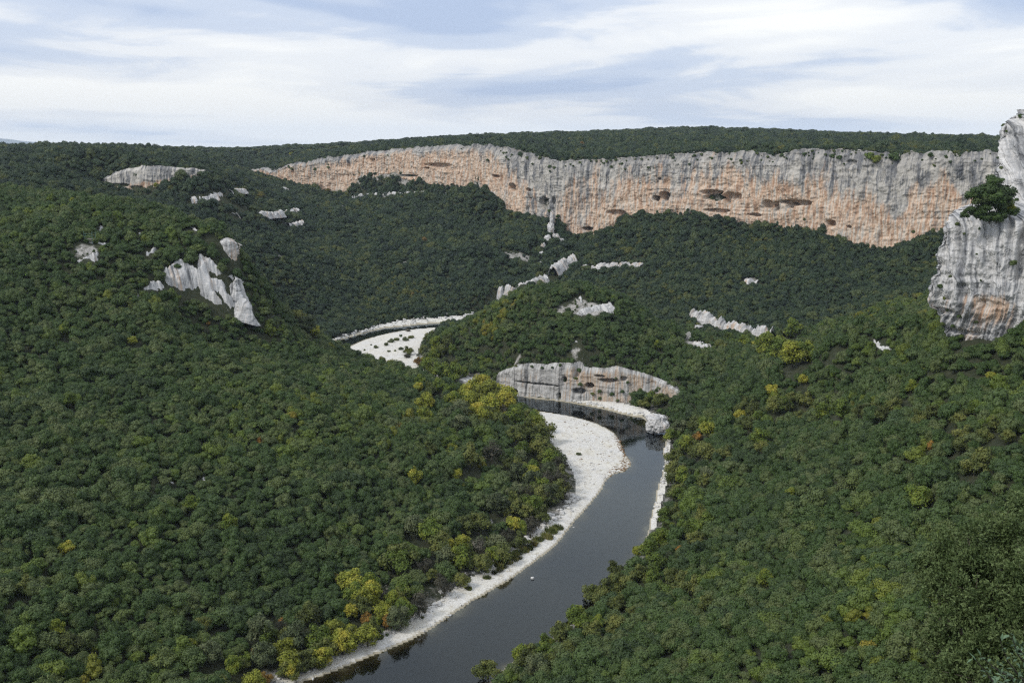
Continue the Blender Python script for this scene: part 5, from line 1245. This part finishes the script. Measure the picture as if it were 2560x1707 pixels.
# ------------------------------------------------------------------ foreground
def blade_leaves(name, C, D, Nn, L, Wd, mat):
    D = D / np.linalg.norm(D, axis=1)[:, None]; S = np.cross(D, Nn); S /= np.linalg.norm(S, axis=1)[:, None]; U = np.cross(S, D)
    L = L[:, None]; Wd = Wd[:, None]
    q = np.stack([C, C + D * L * .4 - S * Wd + U * Wd * .35, C + D * L * .45, C + D * L, C + D * L * .4 + S * Wd + U * Wd * .35], 1)
    i0 = np.arange(len(C)) * 5
    f = np.concatenate([np.stack([i0, i0 + 1, i0 + 2], 1), np.stack([i0 + 1, i0 + 3, i0 + 2], 1), np.stack([i0, i0 + 2, i0 + 4], 1), np.stack([i0 + 2, i0 + 3, i0 + 4], 1)])
    return mesh_np(name, q.reshape(-1, 3), f, mat)
def fore_bush(blobs, seed, n, L0, label, name='oak_bush'):
    rs = np.random.default_rng(seed); bl = np.array(blobs)
    base = np.array([bl[:, 0].mean(), bl[:, 1].mean() + 1, bl[:, 2].min() - 2.5])
    e = bpy.data.objects.new(name, None); col.objects.link(e); e.location = base; e['label'] = label; e['category'] = 'bush'
    # twigs as clusters: rosettes of leaves on many small lobes
    sb = []
    for x, y, z, r in bl:
        for q_ in range(16):
            d_ = rs.normal(size=3); d_[2] += .3; d_[1] -= .4; d_ /= np.linalg.norm(d_); sb.append((x + d_[0] * r * .72, y + d_[1] * r * .72, z + d_[2] * r * .72, r * rs.uniform(.24, .46)))
    sb = np.array(sb); nt = n // 7
    w = sb[:, 3] ** 2; w /= w.sum(); k = rs.choice(len(sb), nt, p=w)
    d = rs.normal(size=(nt, 3)); d[:, 2] += .3; d /= np.linalg.norm(d, axis=1)[:, None]
    tipc = sb[k, :3] + d * (sb[k, 3] * rs.uniform(.5, 1.15, nt))[:, None]
    ti = np.repeat(np.arange(nt), 7)
    D = d[ti] * .8 + rs.normal(size=(nt * 7, 3)) * .7 + np.array([0, 0, .3])
    C = tipc[ti] + rs.normal(size=(nt * 7, 3)) * L0 * .35
    Nn = rs.normal(size=(nt * 7, 3)) + np.array([0, 0, 1.0])
    me = blade_leaves('foliage', C - base, D, Nn, L0 * rs.uniform(.7, 1.35, nt * 7), L0 * .27 * rs.uniform(.8, 1.2, nt * 7), M_FORE)
    link('foliage', me, e)
    parts = []
    for x, y, z, r in blobs:
        parts.append(tube((0, 0, 0), (x - base[0], y - base[1], z - base[2] - .1 * r), .16, .04, bend=.06))
        for q_ in range(6):
            a = rs.normal(size=3); a /= np.linalg.norm(a); c_ = np.array([x, y, z]) - base
            parts.append(tube(c_ - a * r * .1, c_ + a * r * .8, .04, .01, n=4))
    link('branches', joined('branches', parts, M_BARK), e)
def B(px, py, Y, rpx):
    x, y, z = P(px, py, Y); return (x, y, z, rpx / F * Y)
fore_bush([B(2420,1385,46,95),B(2500,1340,47,90),B(2345,1430,46,62),B(2560,1300,48,80),B(2440,1480,44,120),B(2550,1430,44,120),B(2600,1350,47,100),B(2370,1500,45,70),B(2420,1600,43,115),B(2530,1580,42,130),B(2600,1500,42,120),B(2350,1620,44,60),B(2450,1700,41,120),B(2560,1710,40,130),B(2380,1720,43,70),B(2640,1650,41,130)], 5, 120000, .15, 'big near oak bush with glossy small leaves in the lower right corner')
# leafy sprig at the very corner: every leaf is its own part
e = bpy.data.objects.new('leafy_sprig', None); col.objects.link(e); e.location = P(2600, 1760, 15.0); e['label'] = 'silvery green leafy twigs poking in at the bottom right corner'; e['category'] = 'sprig'
base = Vector(e.location); rs = np.random.default_rng(9)
one = blade_leaves('leaf', np.zeros((1, 3)), np.array([[1., 0, 0]]), np.array([[0, 0, 1.]]), np.array([.15]), np.array([.028]), M_SPRIG)
one2 = blade_leaves('leaf', np.zeros((1, 3)), np.array([[1., 0, 0.]]), np.array([[0, 0.2, 1.]]), np.array([.11]), np.array([.022]), M_SPRIG)
nleaf = 0
for (ax, ay), (bx_, by_) in [((2600,1720),(2452,1640)),((2600,1730),(2500,1600)),((2610,1700),(2530,1590)),((2610,1700),(2560,1560)),((2590,1760),(2470,1690)),((2600,1760),(2490,1665)),((2610,1650),(2545,1620)),((2600,1740),(2530,1700)),((2620,1690),(2570,1640)),((2600,1770),(2440,1650))]:
    a0 = Vector(P(ax, ay, 15.4)) - base; b0 = Vector(P(bx_, by_, 14.4 + rs.uniform(-.3, .3))) - base
    V, Fs = tube(a0, b0, .02, .006, n=5, bend=.05); link('twig', joined('twig', [(V, Fs)], M_BARK), e)
    for k in range(24):
        t = .25 + .75 * k / 23
        c_ = a0.lerp(b0, t) + Vector(rs.normal(size=3)) * .035; dr = (b0 - a0).normalized() * .8 + Vector(rs.normal(size=3)) * .65 + Vector((0, -.1, .1))
        o_ = bpy.data.objects.new('leaf', one if k % 2 else one2); col.objects.link(o_); o_.parent = e; o_.location = c_
        qd = dr.normalized().to_track_quat('X', 'Z'); o_.rotation_mode = 'QUATERNION'; o_.rotation_quaternion = qd
        s = rs.uniform(.7, 1.25); o_.scale = (s, s, s); nleaf += 1

# ------------------------------------------------------------------ haze
HZ = 0.000028
if HZ:
    m = bpy.data.materials.new('haze'); m.use_nodes = True; N = NT(m.node_tree); N.n.clear()
    pv = N.new('ShaderNodeVolumePrincipled'); pv.inputs['Color'].default_value = (.72, .84, 1, 1); pv.inputs['Density'].default_value = HZ; pv.inputs['Anisotropy'].default_value = .0
    N.put(N.new('ShaderNodeOutputMaterial').inputs['Volume'], pv.outputs[0])
    V, Fs = block(-34000, 34000, -6500, 34000, -150, 900)
    o_ = link('haze', joined('haze', [(V, Fs)], m), kind='stuff', label='thin blue haze filling the gorge', category='haze')
    o_.data.materials[0] = m
print('trees', len(fx), 'singles', int(single.sum()), 'features', len(feat_xy), 'leaves', nleaf)
